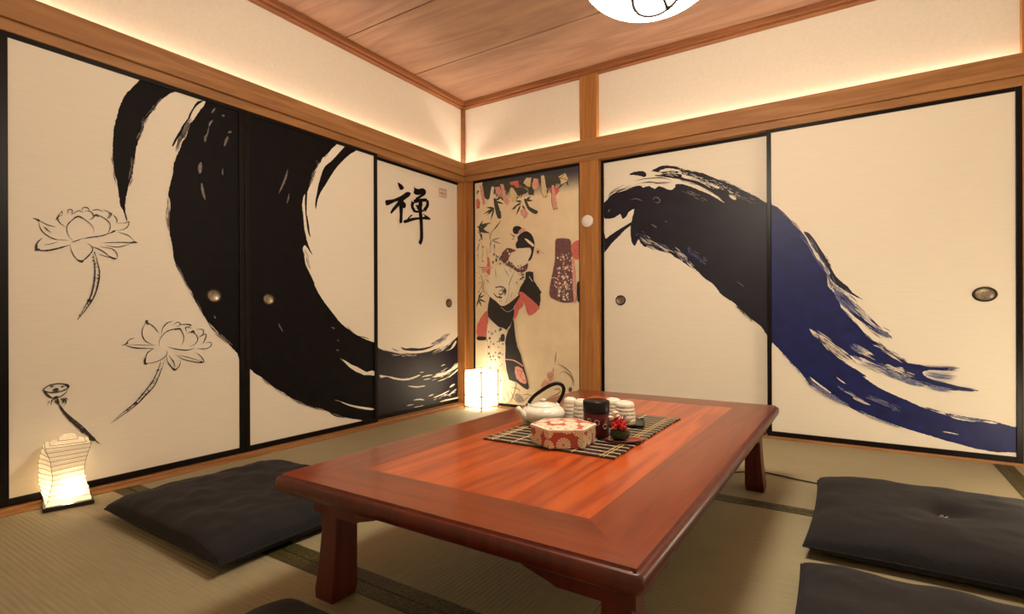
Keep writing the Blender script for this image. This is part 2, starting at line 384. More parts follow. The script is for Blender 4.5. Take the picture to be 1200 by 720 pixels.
class Painting:
    """Ink laid on one flat panel; shapes are kept in the panel's own plane in metres."""
    def __init__(s, mb, proj, place, mats):
        s.mb, s.proj, s.place, s.mats, s.n = mb, proj, place, mats, 0
        s.clip = None
    def _rough(s, pts, amp, step=0.006):
        out = []; L = len(pts)
        for i in range(L):
            a, c = Vector(pts[i]), Vector(pts[(i + 1) % L]); d = c - a
            n = max(1, min(40, int(d.length / step)))
            nv = Vector((-d.y, d.x)).normalized() if d.length > 1e-9 else Vector((0, 0))
            for j in range(n):
                p = a + d * (j / n)
                w = noise.noise(Vector((p.x * 90, p.y * 90, s.n))) + 0.6 * noise.noise(Vector((p.x * 260, p.y * 260, 3 + s.n)))
                p = p + nv * w * amp
                out.append((p.x, p.y))
        return out
    def _clip(s, pts):
        if not s.clip: return pts
        x0, x1, y0, y1 = s.clip
        return [(min(max(p[0], x0), x1), min(max(p[1], y0), y1)) for p in pts]
    def flat(s, pts, mat):
        """Fill a simple polygon given in plane metres, one hair's breadth above the last one."""
        pts = s._clip(pts)
        clean = [p for i, p in enumerate(pts) if (Vector(p) - Vector(pts[i - 1])).length > 1e-6]
        if len(clean) < 3: return
        s.n += 1
        h = 0.0004 + 0.000012 * s.n
        vs = [s.place(p[0], p[1], h) for p in clean]
        tri = geometry.tessellate_polygon([[Vector((p[0], p[1], 0)) for p in clean]])
        want = s.place(0, 0, 1); o = s.place(0, 0, 0); nrm = Vector(want) - Vector(o)
        fs = []
        for t in tri:
            a, c, d = (Vector(vs[i]) for i in t)
            fs.append(tuple(t) if (c - a).cross(d - a).dot(nrm) > 0 else tuple(reversed(t)))
        if mat not in s.mats: s.mats.append(mat)
        s.mb.add(vs, fs, s.mats.index(mat))
    def poly(s, px, mat='ink', amp=0.0025, sm=3):
        q = smooth(px, sm, True) if sm > 1 else px
        s.flat(s._rough([s.proj(*p) for p in q], amp), mat)
    def ribbon(s, px, w, mat='ink', taper=(1, 1), amp=0.0, sm=5, mm=True):
        """A stroke along px; w in metres (half = each side); taper = width factor at either end."""
        c = [Vector(s.proj(*p)) for p in (smooth(px, sm) if len(px) > 2 else px)]
        if len(c) < 3: c = [c[0], (c[0] + c[-1]) / 2, c[-1]]
        L, Rr = [], []
        for i, p in enumerate(c):
            t = (c[min(i + 1, len(c) - 1)] - c[max(i - 1, 0)])
            t = t.normalized() if t.length > 1e-9 else Vector((1, 0))
            nv = Vector((-t.y, t.x)); f = i / (len(c) - 1)
            k = taper[0] * (1 - f) + taper[1] * f
            if taper[0] < .5 and taper[1] < .5: k = min(1, max(.12, 4 * f * (1 - f)))
            ww = w / 2 * k * (1 + amp * noise.noise(Vector((p.x * 120, p.y * 120, 1))))
            L.append(tuple(p + nv * ww)); Rr.append(tuple(p - nv * ww))
        s.flat(L + Rr[::-1], mat)
    def bristles(s, px, spread, n, mat, length=(0.03, 0.09), w=(0.0012, 0.004), sm=6):
        """Dry-brush hairs: n short tapered strokes following a line, scattered across 'spread' metres."""
        c = [Vector(s.proj(*p)) for p in smooth(px, sm)]
        acc = [0.0]
        for i in range(len(c) - 1): acc.append(acc[-1] + (c[i + 1] - c[i]).length)
        def at(d):
            d = max(0, min(acc[-1], d))
            for i in range(len(c) - 1):
                if acc[i + 1] >= d:
                    t = (d - acc[i]) / max(1e-9, acc[i + 1] - acc[i]); v = c[i + 1] - c[i]
                    v = v.normalized() if v.length else Vector((1, 0))
                    return c[i].lerp(c[i + 1], t), Vector((-v.y, v.x))
            return c[-1], Vector((0, 1))
        for _ in range(n):
            l = min(random.uniform(*length), acc[-1] * .95); d0 = random.uniform(0, acc[-1] - l); off = (random.random() + random.random() - 1) * spread
            ww = random.uniform(*w); A, B = [], []
            for i in range(6):
                f = i / 5; p, nv = at(d0 + l * f); kx = max(0.1, 4 * f * (1 - f)) * ww / 2
                o = off + 0.0015 * noise.noise(Vector((p.x * 60, p.y * 60, off * 99)))
                A.append(tuple(p + nv * (o + kx))); B.append(tuple(p + nv * (o - kx)))
            s.flat(A + B[::-1], mat)

def sliding_door(number, side, u0, u1, plane, label, pull, pull_r, paint, z0=0.014, z1=1.772, st=0.026, pull_h=None):
    """One fusuma leaf: u0..u1 along the wall including stiles; 'plane' is its paper face."""
    if side == 'left': place = lambda u, z, h: (plane + h, u, z); proj = lambda x, y: on_left(x, y, plane)
    else: place = lambda u, z, h: (u, plane - h, z); proj = lambda x, y: on_back(x, y, plane)
    mb = MB(); mats = ['paper']
    def bx(m, a, c, za, zb, h0, h1, mat=0):
        p, q = place(a, za, h0), place(c, zb, h1)
        lo = [min(p[i], q[i]) for i in range(3)]; hi = [max(p[i], q[i]) for i in range(3)]
        m.box(lo[0], hi[0], lo[1], hi[1], lo[2], hi[2], mat)
    bx(mb, u0 + .004, u1 - .004, z0 + .004, z1 - .004, -0.016, 0.0)
    P = Painting(mb, proj, place, mats); P.clip = (u0 + .006, u1 - .006, z0 + .006, z1 - .006)
    paint(P)
    o = struct(mb.build('door_%d' % number, mats), label, 'sliding door')
    fr = MB()
    bx(fr, u0, u0 + st, z0, z1, -0.02, 0.008); bx(fr, u1 - st, u1, z0, z1, -0.02, 0.008)
    bx(fr, u0 + st, u1 - st, z0, z0 + .027, -0.02, 0.007); bx(fr, u0 + st, u1 - st, 1.750, z1, -0.02, 0.007)
    fr.build('frame', 'lacquer', o, bevel=0.002)
    # oval recessed finger pull
    rx, rz = pull_r
    def oval(mbx, prof, mat=0):
        rings = []
        for r_, h in prof:
            rings.append([place(pull[0] + rx * r_ * math.cos(2 * math.pi * j / 36), pull[1] + rz * r_ * math.sin(2 * math.pi * j / 36), h) for j in range(36)])
        if side == 'left': rings = [q[:] for q in rings]
        mbx.loft(rings, mat)
    a = MB(); oval(a, [(1.0, 0.0006), (1.0, 0.004), (0.94, 0.006), (0.84, 0.006), (0.78, 0.003), (0.77, 0.0012)])
    pr_ = a.build('door_pull', 'pullrim', o, smooth=True)
    a = MB(); oval(a, [(0.79, 0.001), (0.78, 0.0052), (0.70, 0.0058), (0.66, 0.0035), (0.6, 0.002), (0.02, 0.002)])
    a.build('pull_dish', 'brass', pr_, smooth=True)
    return o

def lotus(P, lines, w=0.0035):
    for q in lines: P.ribbon(q[0], w * (q[1] if len(q) > 1 else 1), 'line', (0.3, 0.3) if len(q) < 3 else q[2], amp=0.5)

def spots(P, px, n, spread):
    c = smooth(px, 5)
    for _ in range(n):
        p = random.choice(c); u, v = P.proj(*p); u += random.uniform(-spread, spread); v += random.uniform(-spread, spread); r = random.uniform(.0012, .0026)
        P.flat([(u + r * math.cos(a), v + r * 1.4 * math.sin(a)) for a in [i * math.pi / 3 for i in range(6)]], 'line')

# --- door 1: small comma stroke, left rim of the circle, lotus flowers
def paint1(P):
    A = K(120, 80, 7.2, '330,75 270,135 220,185 185,235 155,310 130,400 110,470 100,560 97,640 95,720') + \
        K(120, 170, 7.2, '98,130 108,220 128,270 138,350 150,430 157,490 178,525 200,590 212,622 214,590 199,540 200,470 210,400 225,340 245,270 265,220 270,150 285,80') + \
        K(120, 80, 7.2, '297,640 325,570 340,520 358,490 365,440 400,385 445,335 480,280 530,230 590,190 632,178 650,150 345,45')
    P.poly(A, 'ink', 0.0022, 2)
    P.bristles(K(120, 80, 7.2, '300,600 340,510 380,410 460,310 560,215'), 0.012, 26, 'dry', (0.02, 0.06), (0.001, 0.003))
    P.bristles(K(120, 170, 7.2, '270,60 255,160 250,230 215,330'), 0.010, 12, 'dry', (0.02, 0.06), (0.001, 0.004))
    P.bristles(K(120, 170, 7.2, '92,20 104,240 130,330'), 0.006, 10, 'dry', (0.02, 0.06), (0.001, 0.003))
    B = K(185, 100, 7.2, '430,105 405,150 370,190 335,240 300,290 275,330 260,380 240,430 215,455 205,490 185,540 167,575 160,600 142,640 135,720') + \
        K(185, 200, 7.2, '115,80 95,170 97,200 114,260 108,320 86,395 100,470 106,520 125,610') + \
        K(190, 290, 7.2, '95,20 98,60 120,140 150,190 185,250 220,310 255,370 280,440 320,500 350,560 390,620 425,672 478,708') + \
        K(200, 360, 7.2, '310,105 350,175 400,205 440,245 500,310 560,375') + [(284, 417), (284, 250), (284, 120), (262, 112)]
    P.poly(B, 'ink', 0.0022, 2)
    P.poly(K(185, 100, 7.2, '345,120 310,170 280,220 262,265 225,310 198,360 168,410 143,455 128,495 142,490 166,450 202,395 228,350 252,300 282,255 303,205 342,152 400,112'), 'ink', 0.001, 2)
    P.poly(K(185, 100, 7.2, '232,330 268,290 282,325 256,380 240,425 212,424 196,410'), 'dry', 0.003, 2)
    P.bristles(K(185, 100, 7.2, '300,250 250,340 200,440 160,560'), 0.014, 24, 'ink', (0.03, 0.08), (0.001, 0.004))
    P.bristles(K(185, 100, 7.2, '300,250 250,340 200,440 175,520'), 0.010, 12, 'dry', (0.03, 0.07), (0.001, 0.004))
    P.bristles(K(185, 200, 7.2, '92,180 98,280 88,380 104,520'), 0.008, 16, 'dry', (0.03, 0.07), (0.001, 0.004))
    P.bristles(K(190, 290, 7.2, '100,80 180,245 250,370 350,560 460,700'), 0.006, 26, 'dry', (0.02, 0.06), (0.001, 0.0035))
    P.bristles(K(200, 360, 7.2, '350,180 400,215 470,270 520,320'), 0.010, 18, 'dry', (0.03, 0.06), (0.001, 0.004))
    for w, t in ((.008, '495,175 480,195 463,218'), (.010, '548,242 562,240 574,238'), (.009, '476,275 452,300 440,335'), (.006, '440,335 428,385 405,450'), (.011, '415,400 408,430 405,460'),
                 (.010, '600,385 618,378 632,375'), (.013, '603,415 585,450 568,500'), (.018, '372,630 362,680 360,730'), (.007, '555,685 552,720 556,745')):
        P.ribbon(K(185, 100, 7.2, t), w, 'dry', (.2, .2), amp=.5)
    P.ribbon(K(185, 200, 7.2, '375,85 385,160 405,232'), .014, 'dry', (.2, .2), amp=.6)
    P.ribbon(K(190, 290, 7.2, '435,560 445,575 452,585'), .006, 'dry', (.2, .2))
    k1 = lambda t: K(30, 230, 5.143, t)
    lotus(P, [(k1('45,112 65,118 88,130'), 2.6, (.2, 1)), (k1('85,128 140,155 187,166'),), (k1('80,130 95,180 130,215 180,240 262,246'),), (k1('110,160 130,180 155,200'),),
        (k1('66,310 70,265 102,233'), 1.6, (1.6, .3)), (k1('62,306 130,308 200,295 272,274'), 2.0), (k1('66,308 78,302 90,308'), 2.8), (k1('110,275 150,270 200,255'), .7),
        (k1('270,270 278,310 300,350 335,376 380,342 406,305 396,280 370,262'), 1.3), (k1('310,362 335,376 352,366'), 2.6), (k1('275,262 310,250 340,240'),),
        (k1('300,262 262,220 250,175 268,140 322,105 372,132 407,166 416,207'),), (k1('290,118 322,104 350,118'), 1.8), (k1('388,126 430,98 480,118 512,152 508,190 490,216'),), (k1('412,105 430,97 445,108'), 2.4),
        (k1('245,165 208,140 198,105 222,68'),), (k1('183,128 200,105 222,95'),), (k1('220,66 226,92'),), (k1('256,88 262,62 285,68 278,96'),), (k1('278,96 320,70 352,82'),), (k1('342,70 352,50 380,55 386,72'), 1.2),
        (k1('352,75 395,75 415,110 385,126'),), (k1('400,70 440,64 472,78'),), (k1('470,64 512,86 494,122'),), (k1('500,90 522,88 505,122'),), (k1('530,95 552,120 552,146'),),
        (k1('335,240 400,230 470,220 536,194'), 1.3), (k1('510,208 536,194 540,190'), 2.0), (k1('552,146 600,146 625,138 616,170 580,188 540,190'),), (k1('455,266 560,262 640,265 676,265'), 1.2), (k1('480,280 560,290 640,270'),),
        (k1('630,268 655,262 677,266'), 2.6), (k1('555,200 620,220 660,258'), .8), (k1('405,286 460,310 515,352'), 1.2), (k1('440,332 480,345 515,354'), .9), (k1('500,344 530,358 552,360'), 2.2), (k1('552,360 552,330 520,300 438,288'),),
        (k1('404,330 415,380 418,450 410,520 390,590 355,650 309,728'), 1.5), (k1('420,320 436,390 446,450 430,540 400,610 350,680 309,730'), 1.6), (k1('372,622 382,612 396,604'), 3.4), (k1('410,392 430,390'), 1.5), (k1('412,322 420,325'), 2.5)])
    spots(P, k1('412,340 428,420 426,490 410,560'), 26, .008); spots(P, k1('390,600 360,650 330,700'), 10, .006)
    k2 = lambda t: K(120, 365, 5.143, t)
    lotus(P, [(k2('115,187 135,183 150,172'), 2.4, (.2, .8)), (k2('135,182 160,155 192,144'),), (k2('133,187 200,205 302,208'), 1.4), (k2('155,184 240,188 322,190'), .7),
        (k2('265,42 240,90 238,130 260,165 302,186'), 1.2), (k2('264,38 268,55 278,66'), 3.0, (1, .2)), (k2('266,46 310,80 336,116'),),
        (k2('340,202 340,165 365,125 402,100 462,92 486,130 486,165 470,196'), 1.1), (k2('430,98 462,90 472,104'), 2.2), (k2('354,122 362,85 390,55 424,44'), 1.2),
        (k2('424,70 450,50 470,65 440,80'),), (k2('460,70 500,64 532,70 510,82'), 1.2), (k2('494,126 542,108 572,150 552,186 518,200'),), (k2('530,118 544,106 552,124'), 2.6), (k2('505,112 500,82 540,90'),), (k2('560,95 602,96 606,120 580,140'),),
        (k2('570,150 622,124 612,165 600,182'), 1.2), (k2('614,176 656,178 632,210 560,212'), 1.2), (k2('388,200 450,215 510,220 552,207'), 1.3), (k2('310,206 265,240 254,296'), 1.2), (k2('254,297 300,295 360,270 386,240 380,218'), 1.0),
        (k2('252,262 254,300 275,296'), 2.6), (k2('385,250 390,290 432,336 462,310 466,278'), 1.2), (k2('412,325 432,338 448,330'), 2.4), (k2('395,250 425,290 432,332'),), (k2('438,250 500,280 602,296 592,260 560,234'), 1.2), (k2('450,250 520,265 602,292'), .8), (k2('580,290 603,294'), 2.4),
        (k2('350,280 330,340 295,410 240,480 180,545 110,600 45,656'), 1.5), (k2('374,274 346,350 310,430 255,490 200,546 120,606 45,657'), 1.6), (k2('176,550 190,540 206,536'), 3.4), (k2('320,338 340,342'), 1.8)])
    spots(P, k2('355,300 315,400 270,460 230,500'), 26, .008); spots(P, k2('180,550 130,590'), 8, .005)
    k3 = lambda t: K(30, 430, 7.2, t)
    lotus(P, [(k3('140,165 190,130 260,115 330,120 352,136 345,158 290,180 220,190 160,180 140,165'), 1.2, (1, 1)), (k3('142,172 180,215 222,236 280,226 332,192 348,155'), 1.2), (k3('140,165 175,210 215,236'), 2.0), (k3('318,120 352,135 346,158'), 2.6), (k3('220,236 250,232 275,228'), 3.0),
        (k3('198,142 232,134'), 2.2), (k3('222,168 250,160 272,165'), 2.4), (k3('285,145 320,138'), 2.4), (k3('215,178 280,172'), 1.5),
        (k3('255,235 275,290 310,350 370,420 440,485 510,540 570,590 625,630'), 2.6), (k3('285,305 340,370 420,440 490,500 570,585 605,628'), 1.6), (k3('362,418 382,428'), 5.0), (k3('450,500 480,515 505,520'), 5.0), (k3('520,555 550,580 580,598'), 4.5),
        (k3('250,240 215,255 205,300'),), (k3('238,250 246,282'),), (k3('285,240 312,262 300,282'), 1.4), (k3('300,235 332,262 325,292'), 1.4), (k3('320,230 352,252'),), (k3('190,258 174,292'),), (k3('262,240 262,270 275,290'), 3.0)])
sliding_door(1, 'left', -2.752, -1.8245, 0.0, 'sliding door with ink lotus flowers and the outer edge of a brushed circle', on_left(250.5, 344.5), (0.037, 0.034), paint1)

# --- door 2: the body of the great circle
def paint2(P):
    B = [(286, 120), (286, 300), (286, 425)] + K(280, 400, 7.2, '75,193 92,222 140,265 180,285 240,335 300,385 370,420 440,470 500,500 560,530 620,550 720,570') + \
        K(360, 400, 7.2, '60,548 130,570 190,592 250,612 310,635 380,648 470,664') + [(432, 499), (444, 497), (444, 402)] + \
        K(340, 330, 7.2, '715,510 640,482 570,450 500,402 430,345 385,290 340,230 290,165 240,85 200,0') + \
        K(340, 240, 7.2, '210,660 180,590 150,530 130,480 123,420 110,365 125,330 142,345 165,378 192,412 170,360 152,312 140,260 125,190 120,120 115,60 105,0') + \
        K(340, 150, 7.2, '106,650 120,562 142,545 165,500 180,460 195,415 210,365 235,320 255,280 290,235 330,205 360,165 402,128') + [(396, 160), (340, 140)]
    P.poly(B, 'ink', 0.0022, 2)
    P.poly(K(340, 150, 7.2, '132,560 146,520 152,540 148,600 146,720') + K(340, 240, 7.2, '150,80 164,165 170,220 178,264 160,236 150,190 140,110 131,0'), 'ink', 0.001, 2)
    P.poly(K(340, 150, 7.2, '472,145 430,190 390,235 350,275 310,305 285,345 270,390 245,470 235,530 222,590 217,640 222,678 231,640 241,590 266,530 312,460 357,385 412,310 472,250 522,207 560,188 575,150 500,110'), 'ink', 0.0012, 2)
    P.bristles(K(340, 150, 7.2, '340,190 270,260 220,360 170,480'), 0.008, 22, 'ink', (0.02, 0.06), (0.001, 0.003))
    P.bristles(K(340, 150, 7.2, '250,260 210,350 160,480'), 0.012, 12, 'dry', (0.02, 0.06), (0.001, 0.003))
    P.bristles(K(340, 240, 7.2, '120,340 135,400 150,480 175,540'), 0.014, 16, 'dry', (0.02, 0.05), (0.001, 0.004))
    P.bristles(K(340, 330, 7.2, '430,345 500,400 570,450 700,490'), 0.008, 22, 'ink', (0.02, 0.06), (0.001, 0.003))
    P.bristles(K(280, 400, 7.2, '100,230 300,388 500,505 720,575'), 0.008, 34, 'dry', (0.03, 0.08), (0.001, 0.004))
    P.ribbon(K(360, 400, 7.2, '170,585 230,612 330,645'), .005, 'ink', (.2, .2))
    P.bristles(K(360, 400, 7.2, '180,595 250,625 340,645'), 0.008, 10, 'ink', (0.03, 0.06), (0.001, 0.003))
    P.poly(K(360, 400, 7.2, '275,136 310,168 350,208 400,244 450,266 480,278 520,277 572,284 580,262 545,240 500,252 470,240 420,210 370,190 325,160'), 'paper', 0.0012, 2)
    P.poly(K(360, 400, 7.2, '265,496 330,530 400,551 470,566 540,573 556,562 480,548 398,536 330,518'), 'paper', 0.0012, 2)
    P.ribbon(K(360, 400, 7.2, '225,486 250,492 285,502'), .006, 'dry', (.2, .2))
    for w, t in ((.007, '345,375 362,382 375,390'), (.007, '395,480 403,488 408,494'), (.008, '385,568 397,570 408,572'), (.006, '415,635 430,650 445,660')):
        P.ribbon(K(340, 330, 7.2, t), w, 'dry', (.2, .2))
    for w, t in ((.010, '295,350 285,385 262,436'), (.007, '299,435 296,452 290,472')): P.ribbon(K(240, 80, 3, t), w, 'dry', (.2, .2), amp=.5)
    P.ribbon(K(240, 300, 3, '258,232 264,245 274,262'), .006, 'dry', (.2, .2))
sliding_door(2, 'left', -1.8225, -0.9225, 0.0, 'sliding door almost filled by the thick black curve of the brushed circle', on_left(314.5, 349), (0.034, 0.032), paint2)

# --- door 3: character, seal and the tail of the circle
def paint3(P):
    s = 6.857
    k = lambda t: K(440, 380, s, t)
    P.poly([(436, 405)] + k('22,185 60,203 120,218 200,231 280,230 350,229 420,217 470,200 505,186 540,168 580,138 620,104 655,64') + [(537.5, 386), (544, 384), (544, 470), (500, 478), (436, 495)], 'indigo', 0.0022, 2)
    P.poly(k('200,178 240,190 290,186 350,190 420,180 474,163 440,186 380,206 320,211 260,209 222,200'), 'indigo', 0.0015, 2)
    P.ribbon(k('132,184 150,200 188,212'), .006, 'indigo', (.2, .2)); P.ribbon(k('60,200 110,214 180,226'), .004, 'dry', (.2, .2))
    P.bristles(k('440,175 500,140 560,95 600,70'), 0.022, 26, 'navy', (0.03, 0.09), (0.0015, 0.005))
    P.bristles(k('470,165 540,120 610,70'), 0.02, 16, 'dryblue', (0.03, 0.09), (0.0015, 0.005))
    P.poly(k('500,196 540,168 585,128 640,72 662,62 655,98 610,138 560,172 510,192'), 'paper', 0.003, 2)
    P.poly(k('556,212 600,196 620,160 645,128 648,150 622,188 590,205'), 'paper', 0.002, 2)
    P.bristles(k('450,235 500,205 560,170 640,100'), 0.03, 36, 'paper', (0.03, 0.09), (0.0012, 0.005))
    P.bristles(k('120,232 200,244 300,246'), 0.012, 12, 'paper', (0.02, 0.07), (0.001, 0.004))
    P.poly(k('265,232 300,240 328,234 322,252 280,254'), 'dry', 0.002, 2)
    P.poly(k('28,402 60,406 130,418 200,432 270,428 345,402 352,410 290,437 220,448 140,436 82,416 40,426'), 'paper', 0.0015, 2)
    P.poly(k('448,424 530,394 600,358 662,308 667,336 602,376 520,416'), 'paper', 0.003, 2)
    P.poly(k('488,458 560,428 622,388 667,348 667,362 620,402 560,440'), 'paper', 0.003, 2)
    P.bristles(k('440,430 530,395 600,360 665,310'), 0.03, 40, 'paper', (0.03, 0.1), (0.0012, 0.005))
    P.bristles(k('490,460 560,430 640,375'), 0.02, 18, 'indigo', (0.03, 0.08), (0.0012, 0.004))
    for w, t in ((.009, '365,420 410,410 455,404'), (.006, '380,442 410,438 440,434'), (.012, '255,492 330,500 398,490'), (.011, '300,606 345,600 388,606'), (.010, '458,586 520,565 590,530'), (.016, '590,505 610,492 632,478'),
                 (.008, '575,572 610,545 648,515'), (.009, '418,576 440,568 462,560'), (.006, '240,652 270,645 302,640'), (.006, '300,664 340,658 380,648'), (.006, '520,335 540,325 556,322'), (.005, '350,385 370,382 385,380')):
        P.ribbon(k(t), w, 'paper', (.2, .2), amp=.6)
    P.poly(k('510,622 560,602 655,582 664,556 674,556 674,596 600,612'), 'paper', 0.003, 2)
    P.bristles(k('450,610 520,585 600,560 650,530'), 0.02, 20, 'paper', (0.02, 0.06), (0.001, 0.004))
    # the brushed character
    q = lambda t: K(440, 205, 7.2, t)
    for t in ('195,60 225,75 245,100 240,115 220,122 205,100',
              '88,210 110,205 150,200 190,185 230,165 265,140 290,140 303,152 290,175 262,196 238,216 215,242 190,270 160,300 140,320 129,312 148,275 178,240 193,216 160,226 112,250 92,246',
              '205,236 228,236 236,270 233,330 230,390 218,402 206,395 208,330', '222,208 250,225 263,246 255,272 238,274 216,246',
              '330,92 342,106 370,115 400,108 425,120 432,145 422,165 396,181 372,196 345,202 344,190 368,174 386,160 360,166 334,156 327,140 333,122',
              '240,382 275,366 330,356 382,352 420,346 402,322 425,334 466,362 460,375 400,371 340,376 290,391 255,402 242,396'):
        P.poly(q(t), 'ink', 0.0006, 3)
    for w, t in ((28, '322,222 314,262 336,304'), (24, '328,220 380,210 440,208'), (30, '440,210 444,250 415,298'), (13, '345,254 372,258 402,248'), (15, '334,303 372,306 412,296'), (36, '388,206 382,260 384,330'), (34, '384,325 390,400 392,480'), (32, '392,478 390,540 374,578'), (10, '276,366 292,350 312,332'), (20, '372,266 360,270 372,290')):
        P.ribbon(q(t), w * 0.00107, 'ink', (1, .9), amp=.15)
    for t in ('542,110 605,124 603,190 544,178 542,110', '574,117 573,184', '543,144 604,157', '552,124 566,127 565,138', '583,132 597,135 596,147', '552,152 566,156 564,172', '582,162 596,166 594,180'):
        P.ribbon(q(t), .0052, 'seal', (1, 1), amp=.4, sm=1)
sliding_door(3, 'left', -0.955, 0.008, -0.045, 'sliding door with a black brushed character and small red seal', on_left(526, 355, -.045), (0.035, 0.033), paint3, st=0.019)

# --- door 4: crest of the wave
def paint4(P):
    a = lambda t: K(700, 180, 6, t); c = lambda t: K(790, 190, 6, t); d = lambda t: K(790, 290, 6, t)
    P.poly([(707, 240)] + a('52,350 75,330 100,300 150,280 200,265 250,246 300,230 330,246 370,234 410,256 440,236 490,256 530,264 556,240') + c('15,165 70,165 130,185 200,214 260,240 320,275 370,302 420,290 480,240 540,240 600,266 650,300 690,322') +
           [(907, 300), (907, 402)] + d('662,648 640,610 600,560 560,530 512,490 460,440 420,400 370,370 325,335 290,285 250,250 200,215 160,170 110,145 50,100 0,74') +
           a('520,712 470,700 430,690 392,662 362,642 345,665 310,640 298,610 284,622 270,655 250,640 240,600 238,520 246,480 255,440 265,395 225,420 208,450 180,465 166,430 130,455 100,462 62,464 50,440'), 'indigo', 0.003, 2)
    P.poly(a('52,560 62,606 120,562 190,520 250,484 240,512 200,542 150,592 100,642 72,680 52,704') [0:], 'indigo', 0.002, 1)
    P.poly(a('385,130 430,108 460,94 520,94 598,108') + c('30,46 60,54 130,74 200,85 260,110 330,140 400,165 450,190 500,215 550,240 600,268 560,300 500,305 420,312 370,302 320,266 260,225 190,185 120,160 40,135') + a('600,190 560,186 500,176 450,168 410,165 430,155 470,150 440,138'), 'indigo', 0.003, 2)
    P.poly(a('440,132 480,115 540,114 596,130') + c('30,86 70,96 150,120 210,145 270,160 325,186 310,200 250,186 190,152 120,132 60,116') + a('600,142 530,130 470,136'), 'paper', 0.003, 2)
    P.poly(c('392,244 430,244 442,276 412,270'), 'paper', 0.003, 2)
    P.poly(a('235,150 270,135 320,130 345,140 352,160 335,172 290,160 240,158'), 'indigo', 0.003, 2)
    for w, t in ((.006, '265,202 330,186 400,180 470,180 530,200'), (.007, '310,215 380,208 440,216 535,212'), (.004, '80,300 120,264 200,224'), (.006, '84,310 110,280 170,250')):
        P.ribbon(a(t), w, 'indigo', (.2, .2), amp=.6)
    P.bristles(a('90,300 160,270 260,240 400,215 520,215'), 0.02, 26, 'indigo', (0.03, 0.1), (0.001, 0.004))
    P.bristles(a('400,175 470,165 560,175 600,180'), 0.012, 14, 'indigo', (0.03, 0.1), (0.001, 0.004))
    P.bristles(c('0,60 130,75 260,115 400,165 550,240'), 0.008, 34, 'indigo', (0.02, 0.06), (0.001, 0.003))
    P.bristles(c('100,115 200,150 290,185 330,200'), 0.02, 36, 'indigo', (0.02, 0.05), (0.0012, 0.004))
    P.bristles(c('20,140 120,165 220,205 340,280'), 0.010, 22, 'paper', (0.04, 0.12), (0.0015, 0.005))
    P.bristles(c('60,200 120,225 180,262 250,285'), 0.018, 20, 'dry', (0.02, 0.06), (0.001, 0.0035))
    P.bristles(c('380,240 440,250 520,270 590,300'), 0.02, 24, 'dry', (0.015, 0.05), (0.001, 0.004))
    P.bristles(a('300,580 380,640 470,680 560,720'), 0.03, 30, 'paper', (0.03, 0.09), (0.001, 0.0045))
    P.bristles(c('20,60 200,130 350,190 480,250'), 0.022, 70, 'paper', (0.01, 0.035), (0.0008, 0.0025)); P.bristles(a('420,150 520,150 598,165'), 0.02, 30, 'paper', (0.012, 0.04), (0.0008, 0.003))
    P.bristles(d('60,10 130,70 200,110'), 0.03, 70, 'navy', (0.01, 0.04), (0.0008, 0.003)); P.bristles(a('280,560 400,640 540,700'), 0.03, 50, 'dryblue', (0.01, 0.04), (0.0008, 0.003))
    P.bristles(a('250,560 330,620 430,680'), 0.03, 24, 'indigo', (0.03, 0.08), (0.001, 0.0045))
    P.bristles(d('0,20 60,70 120,130 160,165'), 0.02, 36, 'paper', (0.02, 0.08), (0.001, 0.004))
    P.bristles(d('0,40 80,95 160,165'), 0.02, 20, 'navy', (0.02, 0.08), (0.001, 0.004))
    P.bristles(d('90,0 150,60 240,120'), 0.022, 30, 'dryblue', (0.01, 0.05), (0.001, 0.0035))
    P.bristles(d('430,410 500,485 560,535'), 0.008, 22, 'indigo', (0.02, 0.05), (0.001, 0.003))
    for w, t in ((.006, '240,335 280,325 325,342'), (.006, '400,340 405,322 430,318 450,342 430,356 402,345'), (.006, '480,485 500,488'), (.008, '385,505 410,520 425,530'), (.010, '82,420 92,405 100,400')):
        P.ribbon(a(t), w, 'dry', (.25, .25), amp=.5)
    P.ribbon(d('440,248 470,270 496,292'), .004, 'dryblue', (.2, .2))
sliding_door(4, 'back', 1.166, 2.236, 0.045, 'sliding door with the dark crest of the brushed wave', on_back(727.5, 353, .045), (0.036, 0.034), paint4, st=0.019)

